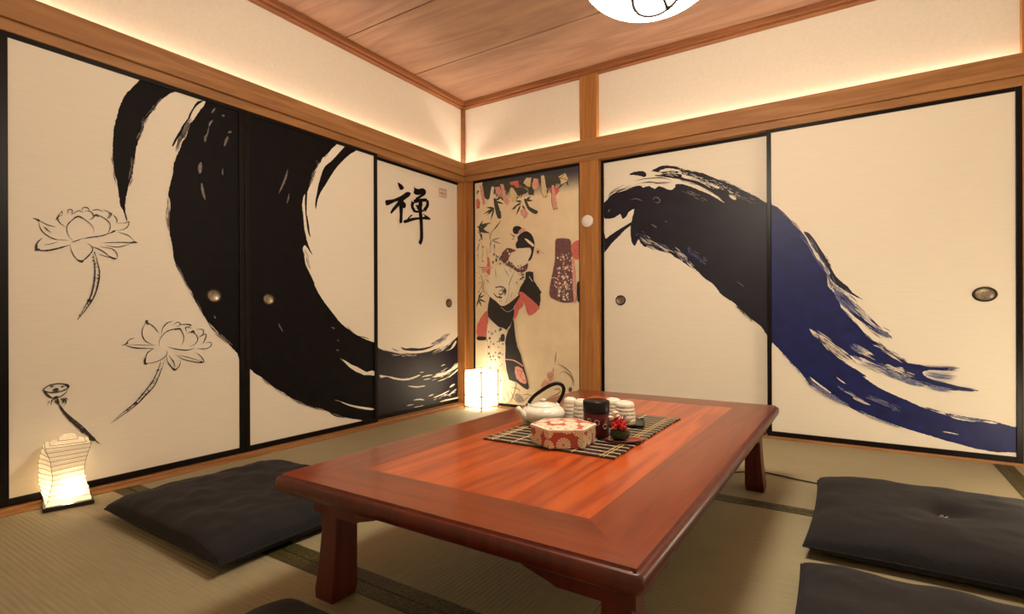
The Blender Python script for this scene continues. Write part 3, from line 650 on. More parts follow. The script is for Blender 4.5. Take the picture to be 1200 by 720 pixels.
# --- door 5: the wave runs down to the right
def paint5(P):
    a = lambda t: K(900, 230, 6, t); c = lambda t: K(960, 300, 6, t); d = lambda t: K(895, 370, 6, t); e = lambda t: K(1000, 380, 4.8, t); g = lambda t: K(1080, 430, 6, t)
    P.poly([(902, 240)] + a('32,75 60,85 95,110 130,145 160,180 200,225 240,265 265,300 290,350 320,400 335,450 370,482 390,520 412,556 420,620') + c('64,230 110,280 138,330 150,372 190,420 240,480 290,532 330,580 390,622 450,662') +
           e('150,130 200,165 260,210 310,235 370,245 430,260 500,265 570,271 606,265 560,276 480,277 420,276 384,290 420,320 500,350 600,380 715,393 600,392 500,386 440,372 360,342 290,312 220,286 150,252 90,226 40,200') +
           d('620,330 570,292 520,252 470,215 420,176 370,136 320,108 342,146 390,196 440,250 500,300 570,350 640,392 720,448') +
           e('50,306 100,346 160,382 230,416 300,446 370,480 440,506 520,530') + g('150,346 230,361 310,376 400,390 480,402 560,426 650,450') + [(1196, 507), (1196, 536)] +
           g('650,628 600,626 520,626 440,611 370,600 300,580 220,556 140,536 70,511') + e('360,626 280,600 200,572 130,546 60,515') +
           d('700,714 630,680 560,640 500,600 430,570 370,530 320,500 282,450 240,396 180,335 120,266 60,203') + [(902, 400)], 'navy', 0.0028, 2)
    P.poly(a('255,265 290,274 330,320 360,370 400,430 430,490 450,530 480,580 530,630') + c('200,230 240,280 312,328 258,305 200,272 150,240 100,202 68,150') + a('440,560 410,512 375,450 345,410 315,360 290,322 265,286'), 'indigo', 0.0018, 2)
    P.poly(c('100,240 160,282 230,332 290,392 340,450 390,492 420,532 480,560 516,602 440,572 370,542 300,482 240,422 180,382 130,330'), 'dryblue', 0.003, 2)
    P.bristles(c('110,260 200,330 300,430 400,530 500,590'), 0.035, 60, 'navy', (0.03, 0.12), (0.001, 0.004))
    P.bristles(c('180,320 260,390 340,470 420,540'), 0.025, 24, 'paper', (0.03, 0.1), (0.001, 0.004))
    P.ribbon(c('200,395 260,440 330,490 420,548'), .016, 'navy', (.2, .2), amp=.4)
    P.bristles(a('230,260 300,340 350,440 420,540 460,640'), 0.02, 40, 'dryblue', (0.02, 0.08), (0.001, 0.004))
    P.bristles(a('330,420 370,480 430,570 470,680'), 0.03, 40, 'navy', (0.02, 0.07), (0.001, 0.004))
    P.bristles(a('60,85 130,145 180,200 250,270'), 0.008, 26, 'dry', (0.02, 0.05), (0.001, 0.003))
    P.bristles(a('400,440 430,490 450,530'), 0.01, 16, 'indigo', (0.01, 0.03), (0.001, 0.003))
    P.bristles(c('150,380 250,490 330,580 480,680'), 0.012, 40, 'navy', (0.02, 0.07), (0.001, 0.004))
    P.bristles(c('370,630 450,670 520,715'), 0.02, 18, 'paper', (0.02, 0.05), (0.001, 0.004))
    # dry edges of the long pale gap
    P.bristles(d('330,125 430,190 520,262 620,340'), 0.022, 40, 'paper', (0.03, 0.1), (0.0012, 0.0045))
    P.bristles(d('330,135 400,200 480,290 600,365'), 0.014, 30, 'navy', (0.02, 0.08), (0.0012, 0.004))
    P.bristles(e('60,240 150,270 260,320 360,350 440,372'), 0.02, 60, 'dryblue', (0.03, 0.09), (0.0012, 0.0045))
    P.bristles(e('160,240 260,280 340,310'), 0.02, 34, 'paper', (0.015, 0.05), (0.0012, 0.0045))
    P.bristles(e('0,140 60,175 130,215'), 0.02, 20, 'paper', (0.02, 0.07), (0.0012, 0.0045))
    P.poly(e('0,188 40,210 50,245 0,222'), 'dryblue', 0.003, 2)
    P.poly(d('600,290 660,330 720,362 720,385 650,350'), 'paper', 0.004, 2)
    P.bristles(d('600,215 650,250 710,290'), 0.02, 20, 'dryblue', (0.03, 0.08), (0.0012, 0.0045))
    # tails
    P.bristles(e('320,240 430,262 600,268'), 0.012, 30, 'navy', (0.05, 0.15), (0.001, 0.004))
    P.bristles(e('400,290 480,310 585,320'), 0.03, 26, 'dryblue', (0.05, 0.16), (0.001, 0.003))
    P.bristles(e('380,320 480,350 600,382 700,393'), 0.014, 40, 'navy', (0.06, 0.18), (0.001, 0.0045))
    P.bristles(e('400,360 480,380 560,390'), 0.016, 24, 'dryblue', (0.04, 0.12), (0.001, 0.0035))
    P.bristles(e('180,160 230,195 300,235'), 0.012, 30, 'paper', (0.02, 0.05), (0.001, 0.003))
    # lower arm
    P.poly(d('318,442 380,488 470,558 440,548 370,500'), 'paper', 0.002, 2)
    P.bristles(d('290,440 370,510 460,570 600,660'), 0.012, 50, 'dryblue', (0.03, 0.1), (0.001, 0.004))
    P.ribbon(d('508,448 540,474 574,496'), .006, 'paper', (.2, .2), amp=.6)
    P.poly(d('560,548 610,566 660,594 722,634 722,640 650,600'), 'paper', 0.0015, 2); P.ribbon(d('515,510 540,530 566,548'), .007, 'dryblue', (.2, .2))
    P.poly(e('0,424 40,440 92,468 60,462 0,434'), 'paper', 0.001, 2)
    P.bristles(e('60,420 150,450 270,508'), 0.016, 34, 'dryblue', (0.015, 0.06), (0.001, 0.0035))
    P.ribbon(e('495,620 540,628 586,638'), .005, 'paper', (.2, .2), amp=.5)
    P.poly(g('196,362 280,372 350,392 408,408 300,402 214,382'), 'paper', 0.003, 2); P.ribbon(g('420,404 470,412 525,422'), .010, 'paper', (.2, .2), amp=.5)
    P.bristles(g('160,350 300,385 500,415'), 0.012, 26, 'dryblue', (0.03, 0.1), (0.001, 0.003))
    P.bristles(g('0,300 70,322 150,345'), 0.008, 14, 'navy', (0.02, 0.06), (0.001, 0.003))
    P.bristles(d('350,130 430,200 520,270 600,325'), 0.02, 60, 'navy', (0.012, 0.04), (0.0008, 0.0025)); P.bristles(e('120,110 200,170 300,235'), 0.012, 50, 'navy', (0.01, 0.035), (0.0008, 0.0025))
    P.bristles(e('40,215 150,262 260,300 360,340'), 0.03, 90, 'dryblue', (0.012, 0.05), (0.0008, 0.0028)); P.bristles(c('80,190 140,260 200,320 280,400'), 0.03, 70, 'dryblue', (0.01, 0.04), (0.0008, 0.0028))
    P.bristles(d('120,270 240,400 330,510 430,575 560,645'), 0.007, 60, 'dryblue', (0.012, 0.04), (0.0008, 0.0025)); P.bristles(d('520,520 600,560 720,640'), 0.012, 30, 'dryblue', (0.012, 0.05), (0.0008, 0.0025))
    P.bristles(e('0,490 130,548 280,604'), 0.008, 24, 'dryblue', (0.03, 0.08), (0.001, 0.003))
sliding_door(5, 'back', 2.207, 3.285, 0.0, 'sliding door where the navy brushed wave sweeps down to the floor', on_back(1154, 349), (0.047, 0.036), paint5, st=0.023)

# ------------------------------------------------------------------ printed panel between the posts
def build_mural():
    mb = MB(); mats = ['m_cream']
    mb.box(0.098, 1.024, 0.0, 0.02, 0.016, 1.768)
    P = Painting(mb, lambda x, y: on_back(x, y, 0.0), lambda u, z, h: (u, -h, z), mats); P.clip = (0.1, 1.022, 0.03, 1.752)
    A = lambda t: K(550, 190, 8, t); B = lambda t: K(610, 185, 8, t); C = lambda t: K(550, 255, 8, t); D = lambda t: K(550, 335, 8, t); E = lambda t: K(620, 270, 7.2, t); G = lambda t: K(560, 395, 8, t); H = lambda t: K(620, 400, 9, t)
    pol = lambda px, m, amp=0.001, sm=2: P.poly(px, m, amp, sm)
    def scatter(px, n, ms, r0, r1, pts=5):
        (xa, ya), (xb, yb) = px
        for _ in range(n):
            u, v = P.proj(random.uniform(xa, xb), random.uniform(ya, yb)); r = random.uniform(r0, r1); ph = random.random() * 6
            P.flat([(u + r * (.5 + .5 * (q % 2)) * math.cos(ph + q * math.pi / pts), v + r * (.5 + .5 * (q % 2)) * math.sin(ph + q * math.pi / pts)) for q in range(2 * pts)], random.choice(ms))
    # printed dark sky band, fading in printed steps
    cols = [('print_sky_%d' % i, [0.045 + (0.86 - 0.045) * f, 0.042 + (0.72 - 0.042) * f, 0.062 + (0.50 - 0.062) * f]) for i, f in enumerate([0.0, .02, .06, .12, .2, .32, .46, .62, .8])]
    x0 = on_back(612, 230)[0]
    for i, (nm, cc) in enumerate(cols):
        M[nm] = plain(nm, (cc[0], cc[1], cc[2], 1), 0.7, 0.03, 10)
        z = 1.753 - 0.02 - 0.016 * i
        P.flat([(0.2 + 0.02 * i, z - 0.018), (1.022, z - 0.018), (1.022, z + (0.03 if i == 0 else 0.0)), (0.2 + 0.02 * i, z + (0.03 if i == 0 else 0.0))], nm)
    def leaf(px, py, ang, ln, w, m='m_leaf'):
        u, v = P.proj(px, py); a = R(ang); dx, dz = math.cos(a), math.sin(a)
        pts = [(0, 0), (.25, .5), (.5, .55), (.8, .25), (1, 0), (.8, -.2), (.5, -.45), (.25, -.4)]
        P.flat([(u + ln * t * dx - w * s * dz, v + ln * t * dz + w * s * dx) for t, s in pts], m)
    for t in ('130,215 250,200 240,260 205,330 180,350 150,330 135,280', '250,205 390,180 400,240 360,270 330,260 300,290 270,260', '395,240 470,240 520,250 560,280 500,310 450,310', '480,165 600,145 650,150 640,190 600,200 560,190 540,240 500,220'):
        pol(A(t), 'm_leaf', 0.003)
    pol(B('240,170 360,160 385,190 380,250 330,240 290,280 240,270'), 'm_leaf', 0.003)
    pol(A('235,350 255,340 275,390 300,470 305,525 272,525 250,450'), 'm_leaf'); pol(A('520,350 545,350 570,420 650,462 625,492 560,450 535,400'), 'm_leaf'); pol(A('580,240 605,235 608,300 590,312 560,300'), 'm_leaf')
    for x, y, a, l in ((240, 430, 170, .075), (240, 430, 215, .09), (240, 430, 250, .10), (240, 430, 200, .11), (250, 440, 300, .085), (255, 430, 320, .07), (255, 360, 20, .07), (255, 370, 340, .08), (500, 370, 170, .06), (500, 380, 200, .08), (490, 400, 240, .09), (500, 400, 300, .09), (540, 360, 30, .05), (540, 360, 350, .06), (470, 320, 220, .06), (300, 330, 320, .07), (300, 330, 200, .06), (450, 420, 200, .05), (520, 440, 270, .08)):
        leaf(550 + x / 8, 190 + y / 8, a, l, .016)
    for x, y, a, l in ((75, 600, 330, .13), (80, 610, 10, .14), (90, 640, 345, .12), (90, 640, 20, .10), (100, 640, 290, .09), (95, 630, 60, .08)): leaf(550 + x / 8, 190 + y / 8, a, l, .02)
    for x, y, a, l in ((210, 215, 10, .09), (212, 215, 340, .10), (212, 220, 250, .05), (240, 240, 275, .05), (80, 130, 330, .07), (90, 225, 40, .04), (100, 230, 250, .08)): leaf(550 + x / 8, 255 + y / 8, a, l, .012, 'm_grey')
    for x, y, a, l in ((78, 120, 20, .08), (80, 120, 340, .09), (85, 125, 300, .07), (90, 120, 250, .07), (85, 110, 50, .06)): leaf(550 + x / 8, 335 + y / 8, a, l, .014)
    for i in range(70):                                   # the leaf mass along the top edge
        x = random.triangular(70, 1000, 300); y = random.uniform(150, 260) - max(0, x - 500) * .08
        leaf(550 + x / 8, 190 + y / 8, random.choice([200, 230, 250, 270, 290, 320, 340]) + random.uniform(-15, 15), random.uniform(.05, .10), random.uniform(.012, .022))
    # hanging paper strips
    for m, t in (('m_skin', '72,228 110,222 125,240 105,270 90,262'), ('m_rose', '105,225 135,222 160,390 135,402'), ('m_pink', '72,352 95,340 112,380 105,432 76,438'), ('m_skin', '218,228 242,232 232,330 215,405 180,412 200,330'), ('m_rose', '250,235 290,232 315,280 290,320 260,290'),
                 ('m_rose', '298,206 330,208 355,330 392,370 360,410 330,370'), ('m_pink', '385,190 430,180 470,175 478,235 455,245 430,215 400,215'), ('m_straw', '395,240 420,245 455,300 450,350 440,375 405,372 385,330'), ('m_straw', '515,195 545,150 590,150 575,235 555,232'),
                 ('m_rose', '600,200 620,168 655,170 660,230 625,258 600,235'), ('m_skin', '682,130 712,128 712,330 690,300 680,250'), ('m_rose', '485,450 520,435 560,480 545,530 510,510 490,500')):
        pol(A(t), m, 0.001, 1)
    for m, t in (('m_straw', '36,240 70,195 112,185 100,275 85,275'), ('m_rose', '118,250 135,195 175,200 178,260 150,300 122,285'), ('m_straw', '200,170 232,168 262,358 228,376 200,330'), ('m_pink', '275,300 300,275 370,285 372,315 335,365 300,345'), ('m_rose', '300,262 320,258 358,478 318,492 300,420'), ('m_straw', '366,182 430,145 460,215 390,255 385,215')):
        pol(B(t), m, 0.0008, 1)
    for t in ('200,170 204,330 228,376 262,358', '300,262 300,420 318,492 358,478', '366,190 460,215', '372,205 430,150'): P.ribbon(B(t), .004, 'm_leaf', (1, 1), sm=1)
    # stalks
    P.ribbon(A('302,540 270,600 220,650 195,720'), .008, 'm_grey', (.4, 1)); P.ribbon(A('300,555 262,605 232,640'), .010, 'm_leaf', (.2, .4))
    scatter(C('75,200 200,700'), 40, ['m_grey', 'm_line', 'm_rose', 'm_skin'], .003, .008); scatter(C('200,480 400,700'), 26, ['m_grey', 'm_rose', 'm_line'], .003, .007)
    for t in ('80,460 160,470 230,465', '95,520 130,600 90,700', '230,500 225,600 250,680', '290,480 285,600', '340,520 350,640', '400,540 395,640 420,700', '150,560 200,640 190,720', '260,640 270,720'): P.ribbon(C(t), .005, 'm_line', (.4, .4))
    for t in ('195,130 205,220 200,330', '170,290 175,420', '120,240 135,330 120,400', '95,250 90,400', '235,260 245,340'): P.ribbon(C(t), .006, 'm_grey', (.5, .5))
    pol(C('180,360 200,430 196,540 160,500 175,430'), 'm_pink'); pol(C('120,480 165,460 200,470 140,520'), 'm_rose')
    # a woman in a robe seen from behind: hair, nape, sash, sleeves, patterned skirt
    pol(C('415,105 440,82 480,85 500,105 480,140 450,158 420,145'), 'm_black'); pol(C('465,140 500,100 535,112 530,130 490,155'), 'm_rose')
    pol(C('460,180 500,145 545,130 590,160 612,210 618,260 600,360 580,400 552,412 580,350 582,290 545,285 490,290 450,290 440,250 460,215'), 'm_black'); pol(C('525,205 550,205 612,255 600,275'), 'm_skin')
    pol(C('385,150 410,170 430,200 405,205 440,180'), 'm_plum'); pol(C('425,185 450,185 458,220 440,225'), 'm_skin')
    pol(C('480,288 520,296 550,288 582,300 585,340 560,395 545,430 500,470 480,490 420,470 380,420 372,385 430,330 450,300'), 'm_skin')
    pol(C('330,310 370,285 420,300 440,315 400,330 372,390 350,440 320,420 305,360'), 'm_plum', 0.004); pol(C('340,440 400,420 450,480 520,450 555,430 545,490 500,520 450,510 400,470'), 'm_plum', 0.004)
    scatter(C('225,345 310,440'), 26, ['m_leaf', 'm_night', 'm_skin', 'm_plum'], .006, .014)
    scatter(C('325,295 400,440'), 22, ['m_skin', 'm_night', 'm_plum', 'm_grey'], .005, .011)
    pol(C('205,500 240,465 330,450 440,500 460,560 440,680 400,720 150,720 190,600'), 'm_skin', 0.002)
    for t in ('250,470 255,580', '330,470 380,560', '430,500 380,620 370,700', '210,640 240,720', '120,600 90,620', '150,580 130,660 150,700', '380,480 400,520'): P.ribbon(C(t), .006, 'm_line', (.4, .4))
    pass
    scatter(C('440,510 530,620'), 26, ['m_leaf', 'm_night', 'm_skin', 'm_skin'], .006, .014); scatter(C('390,440 540,500'), 18, ['m_skin', 'm_rose', 'm_plum'], .004, .009)
    pol(C('535,515 605,515 608,590 665,680 668,722 460,722 530,580'), 'm_black'); P.ribbon(C('565,555 600,605'), .004, 'm_skin', (1, 1))
    pol(D('470,60 520,0 625,0 668,50 660,200 560,110 500,70'), 'm_black'); pol(D('470,70 510,65 655,195 650,225 600,270 555,275 530,200 515,150'), 'm_pink'); pol(D('430,190 490,90 515,140 500,200 470,225 440,305 418,305'), 'm_pink')
    pol(D('200,92 260,150 330,190 420,130 470,85 480,100 420,200 425,230 410,320 350,412 270,380 180,290 170,260'), 'm_black')
    pol(D('140,0 400,0 380,110 350,160 320,190 290,180 260,150 180,90'), 'm_skin', 0.002); P.ribbon(D('300,200 360,245 420,215'), .005, 'm_skin', (.5, .5)); P.ribbon(D('415,310 395,385 345,420'), .006, 'm_grey', (.5, 1))
    P.ribbon(D('250,20 300,8 345,38 335,88'), .016, 'm_leaf', (.4, 1)); P.ribbon(D('232,70 262,104 310,112'), .014, 'm_leaf', (.4, 1)); P.ribbon(D('285,48 312,42 322,66 300,84 282,70'), .010, 'm_leaf', (.6, 1)); pol(D('318,30 340,40 345,70 325,62'), 'm_leaf')
    scatter(D('250,0 350,110'), 14, ['m_skin', 'm_leaf', 'm_grey'], .004, .009)
    for t in ('150,20 185,90 260,150', '380,0 370,90 345,160', '290,130 288,150', '305,132 303,150', '410,60 390,110', '150,0 135,40 160,75'): P.ribbon(D(t), .006, 'm_line', (.4, .6))
    pol(D('160,235 180,290 165,480 78,482 78,360'), 'm_pink'); pol(D('78,475 158,480 152,508 78,508'), 'm_black')
    pol(D('190,320 270,385 350,415 335,560 328,720 165,720 165,450'), 'm_skin', 0.001)
    pol(D('415,312 425,400 445,560 498,720 328,720 345,480 385,390'), 'm_black')
    pol(G('270,0 345,0 378,130 425,260 478,478 430,480 355,420 290,400 258,220'), 'm_black'); pol(G('348,280 415,300 455,420 430,440 360,390'), 'm_rose'); P.ribbon(G('255,210 340,222 425,275'), .012, 'm_rose', (.6, 1)); P.ribbon(G('370,310 410,330 395,370 440,420'), .008, 'm_pink')
    pol(G('100,0 250,0 255,210 290,400 355,430 300,600 205,605 205,290 110,260'), 'm_skin', 0.001)
    pol(G('345,540 380,535 425,600 380,615 350,600'), 'm_grey', 0.003)
    for i in range(46):                                     # small scattered blossoms woven in the skirt
        x = random.uniform(165, 330); y = random.uniform(400, 900); m = random.choice(['m_plum', 'm_grey', 'm_grey', 'm_night', 'm_line'])
        u, v = P.proj(550 + x / 8, 335 + y / 8); r = random.uniform(.006, .014); ph = random.random() * 6
        P.flat([(u + r * (.6 + .4 * (i2 % 2)) * math.cos(ph + i2 * math.pi / 5), v + r * (.6 + .4 * (i2 % 2)) * math.sin(ph + i2 * math.pi / 5)) for i2 in range(10)], m)
    pol(D('295,470 320,450 335,470 330,520 300,520'), 'm_night', 0.004)
    for t in ('215,360 200,520 190,720', '165,470 175,560 170,720'): P.ribbon(D(t), .006, 'm_rose', (.6, .6))
    for t in ('260,480 300,600', '240,560 250,600', '300,470 380,490 390,520', '300,500 340,580', '410,545 470,540 515,570', '470,560 430,600', '320,560 350,600'): P.ribbon(G(t), .005, 'm_line', (.4, .4))
    # hanging robe and fan at the right, drum shape below
    pol(E('228,95 260,72 330,75 360,100 375,250 398,420 405,590 385,605 300,615 215,585 175,540 195,400 225,250'), 'm_plum')
    pol(E('365,240 385,240 405,440 398,600 380,605 372,420'), 'm_rose', 0.0005); pol(E('360,150 385,105 425,88 440,100 440,230 405,250 375,225'), 'm_pink'); P.ribbon(E('385,165 415,185 440,175'), .006, 'm_plum', (.5, .5)); pol(E('408,460 425,435 440,440 440,598 412,600'), 'm_black')
    P.ribbon(E('190,405 230,405 255,425'), .012, 'm_skin', (.3, .6))
    for i in range(120):
        x = random.triangular(205, 375, 310); y = random.triangular(130, 610, 520); u, v = P.proj(620 + x / 7.2, 270 + y / 7.2); r = random.uniform(.005, .013); ph = random.random() * 6
        P.flat([(u + r * (.45 + .55 * (i2 % 2)) * math.cos(ph + i2 * math.pi / 4), v + r * (.45 + .55 * (i2 % 2)) * math.sin(ph + i2 * math.pi / 4)) for i2 in range(8)], random.choice(['m_skin', 'm_skin', 'm_rose', 'm_grey']))
    P.ribbon(E('60,185 75,160 100,175 90,205 65,200'), .007, 'm_rose', (.6, .6)); P.ribbon(E('105,190 130,190 132,212'), .004, 'm_rose', (.5, .5)); pol(E('72,180 86,172 92,188 78,196'), 'm_plum')
    pol(H('190,345 225,325 255,335 258,400 225,425 200,400'), 'm_rose'); pol(H('125,460 170,405 210,440 235,420 190,490 140,505'), 'm_rose'); P.ribbon(H('225,378 232,385'), .01, 'm_plum')
    for t in ('288,105 280,180 270,250', '320,345 370,325 430,365 460,420 450,480', '290,245 360,270 430,330 470,420 470,500', '260,280 250,340', '255,520 310,505 330,530', '200,600 300,560 340,520'): P.ribbon(H(t), .006, 'm_line', (.4, .4))
    pol(H('418,500 445,490 452,530 420,540'), 'm_plum', 0.003)
    o = mb.build('wall_mural', mats)
    tag(o, 'tall narrow wood-block style print of a robed woman under bamboo, set between the posts', 'mural')
    f = MB(); f.box(0.098, 0.112, -0.006, 0.02, 0.014, 1.768); f.box(1.018, 1.024, -0.006, 0.02, 0.014, 1.768); f.box(0.112, 1.018, -0.006, 0.02, 1.748, 1.768); f.box(0.112, 1.018, -0.006, 0.02, 0.014, 0.034)
    f.build('frame', 'lacquer', o, bevel=0.0015)
build_mural()

# round white plate on the pillar
t = thing('wall_sensor', 'small round white disc fixed to the wooden pillar beside the printed panel', 'sensor', (1.087, -0.008, 1.354))
b = MB(); b.lathe([(0.042, 0.0), (0.042, 0.010), (0.038, 0.015), (0.030, 0.018), (0.002, 0.019)], 36); o = b.build('housing', 'white', t, smooth=True); o.rotation_euler = (R(90), 0, 0)
b = MB(); b.lathe([(0.026, 0.017), (0.026, 0.021), (0.022, 0.0225), (0.002, 0.023)], 30); o = b.build('cover', 'white', t, smooth=True); o.rotation_euler = (R(90), 0, 0)

# ------------------------------------------------------------------ light tape lying in the rail
b = MB(); b.box(0.03, XR - 0.02, 0.012, 0.026, 1.868, 1.886)
tag(b.build('led_strip', 'led'), 'glowing warm light tape hidden in the rail along the back wall', 'light strip', None)
b = MB(); b.box(-0.026, -0.012, YF + 0.02, -0.03, 1.868, 1.886)
tag(b.build('led_strip', 'led'), 'glowing warm light tape hidden in the rail along the left wall', 'light strip', None)

# ------------------------------------------------------------------ low table
TX0, TX1, TY0, TY1, TH = 1.440, 2.364, -2.592, -0.880, 0.330
def low_table():
    t = thing('low_table', 'large low reddish-brown wooden table with splayed legs, holding the tea things', 'table', ((TX0 + TX1) / 2, (TY0 + TY1) / 2, 0))
    hx, hy = (TX1 - TX0) / 2, (TY1 - TY0) / 2
    def rr(x, y, r=0.012, n=5):
        out = []
        for cx, cy, a0 in ((x - r, y - r, 0), (-x + r, y - r, 90), (-x + r, -y + r, 180), (x - r, -y + r, 270)):
            for i in range(n): a = R(a0 + 90 * i / (n - 1)); out.append((cx + r * math.cos(a), cy + r * math.sin(a)))
        return out
    prof = [(-0.050, TH - 0.047), (-0.014, TH - 0.045), (-0.003, TH - 0.036), (0.0, TH - 0.026), (-0.001, TH - 0.012), (-0.004, TH - 0.007), (-0.008, TH - 0.0055), (-0.0095, TH - 0.0065), (-0.011, TH - 0.003), (-0.013, TH - 0.0012)]
    b = MB(); b.loft([[(p[0], p[1], z) for p in rr(hx + d, hy + d)] for d, z in prof]); rim = b.build('edge_moulding', 'tabz', t, smooth=True)
    # framed top: four boards mitred round a centre panel
    fw = 0.156; z = TH; a, c = hx - 0.0132, hy - 0.0132; i, j = hx - fw, hy - fw
    for name, m, q in (('frame_board', 'tabx', [(-a, -c), (a, -c), (i, -j), (-i, -j)]), ('frame_board', 'taby', [(a, -c), (a, c), (i, j), (i, -j)]), ('frame_board', 'tabx', [(a, c), (-a, c), (-i, j), (i, j)]), ('frame_board', 'taby', [(-a, c), (-a, -c), (-i, -j), (-i, j)])):
        b = MB(); b.loft([[(x, y, TH - 0.006) for x, y in q], [(x, y, z) for x, y in q]]); b.build(name, m, t)
    b = MB(); b.box(-i, i, -j, j, TH - 0.006, TH - 0.0004); b.build('centre_panel', 'tabc', t)
    # legs: square, flaring to the outside in a curve
    def leg(sx, sy):
        b = MB(); rings = []
        for kk in range(13):
            f = kk / 12; zz = 0.285 * f
            fl = (1 - f) ** 2.2
            xo = hx - 0.036 - 0.018 * (1 - fl); yo = hy - 0.085 - 0.016 * (1 - fl)
            xi = hx - 0.110; yi = hy - 0.166
            ins = 0.004 if kk == 0 else 0
            r_ = [(xo - ins, yo - ins), (xi + ins, yo - ins), (xi + ins, yi + ins), (xo - ins, yi + ins)]
            rings.append([(sx * x, sy * y, zz) for x, y in (r_ if sx * sy > 0 else r_[::-1])])
        b.loft(rings); b.build('leg', 'tabz', t, bevel=0.003)
    for sx in (-1, 1):
        for sy in (-1, 1): leg(sx, sy)
    # skirts under the top, deepening in a stepped curve next to the legs
    def skirt(along, fixed, half):
        g = half - (.151 if along == 'x' else .19)
        prof = [(-half, .221), (-g, .221), (-g + .018, .228), (-g + .062, .240), (-g + .083, .2475), (g - .083, .2475), (g - .062, .240), (g - .018, .228), (g, .221), (half, .221), (half, .286), (-half, .286)]
        b = MB()
        for th0, th1 in ((fixed - .011, fixed + .011),):
            if along == 'x': rings = [[(u, th0, z) for u, z in prof], [(u, th1, z) for u, z in prof]]
            else: rings = [[(th0, u, z) for u, z in prof], [(th1, u, z) for u, z in prof]]
            b.loft(rings, cap=False)
            for kx, rg in enumerate(rings):
                tri = geometry.tessellate_polygon([[Vector((u, z, 0)) for u, z in prof]]); b.add(rg, [tuple(q) for q in tri])
        b.build('skirt', 'tabz', t, bevel=0.002)
    skirt('x', -hy + .097, hx - .040); skirt('x', hy - .097, hx - .040); skirt('y', -hx + .055, hy - .085); skirt('y', hx - .055, hy - .085)
low_table()

# ------------------------------------------------------------------ floor cushions
def cushion(label, cx, cy, w, d, rz, h=0.095, seed=0, creases=0.006, button=False):
    t = thing('floor_cushion', label, 'cushion', (cx, cy, 0), rz, 'charcoal floor cushions around the table')
    n = 56; seam = 0.036
    def pt(u, v, top):
        # outline pulled in along the sides so the corners stand out as small points
        px = u * w / 2 * (1 - 0.032 * (1 - v * v)); py = v * d / 2 * (1 - 0.032 * (1 - u * u))
        e = max(0.0, (1 - abs(u) ** 4.0)) * max(0.0, (1 - abs(v) ** 4.0))
        f = e ** 0.33
        cr = creases * noise.noise(Vector((px * 9 + seed, py * 9, seed * 3.1))) + creases * 0.6 * noise.noise(Vector((px * 22 + seed, py * 22, 5.0)))
        rad = math.atan2(v, u)
        puck = 0.010 * math.sin(rad * 11 + seed) * (max(abs(u), abs(v)) ** 6) * min(1, e * 6)
        if top: z = seam + (h - seam) * f * (1 - 0.10 * math.exp(-(u * u + v * v) * 9)) + (cr + puck) * f
        else: z = seam - (seam - 0.001) * min(1.0, e ** 0.42 * 1.25)
        if button and top: z -= 0.018 * math.exp(-(u * u + v * v) * 60)
        return (px, py, z)
    g = [math.sin(math.pi / 2 * (-1 + 2 * i / n)) for i in range(n + 1)]
    g = [0.55 * a + 0.45 * (-1 + 2 * i / n) for i, a in enumerate(g)]
    b = MB(); vt = [[pt(u, v, True) for v in g] for u in g]
    vs = [p for r_ in vt for p in r_]; nn = n + 1
    fs = [(i * nn + j, (i + 1) * nn + j, (i + 1) * nn + j + 1, i * nn + j + 1) for i in range(n) for j in range(n)]
    b.add(vs, fs)
    vb = [pt(u, v, False) for u in g for v in g]
    b.add(vb, [q[::-1] for q in fs])
    b.build('cover', 'cushion', t, smooth=True)
    # piped seam round the edge
    edge = [pt(u, -1, True) for u in g] + [pt(1, v, True) for v in g[1:]] + [pt(u, 1, True) for u in g[::-1][1:]] + [pt(-1, v, True) for v in g[::-1][1:]]
    s = MB(); s.tube(edge, 0.0028, 6); s.build('seam', 'cushion', t, smooth=True)
    if button:
        z = pt(0.0, 0.0, True)[2]
        s = MB()
        for a in range(4): s.tube([(0, 0, z - .003), (0.008 * math.cos(a * 1.7), 0.008 * math.sin(a * 1.7), z + .004), (0.013 * math.cos(a * 1.7 + .3), 0.013 * math.sin(a * 1.7 + .3), z + .003)], 0.0011, 5)
        s.build('tuft', 'thread', t)
    return t
cushion('charcoal floor cushion between the table and the lotus door', 0.80, -2.250, 0.77, 0.66, R(-1), 0.105, 1, 0.012)
cushion('charcoal floor cushion lying beside the black cord, its centre tufted', 2.862, -1.235, 0.72, 0.72, R(0), 0.105, 4, 0.005, True)
cushion('charcoal floor cushion cut off by the bottom right corner of the photo', 2.862, -2.085, 0.71, 0.72, R(0), 0.085, 8, 0.005)
cushion('charcoal floor cushion of which only a rounded hump shows before the near table leg', 1.835, -2.94, 0.66, 0.70, R(0), 0.105, 12, 0.004)

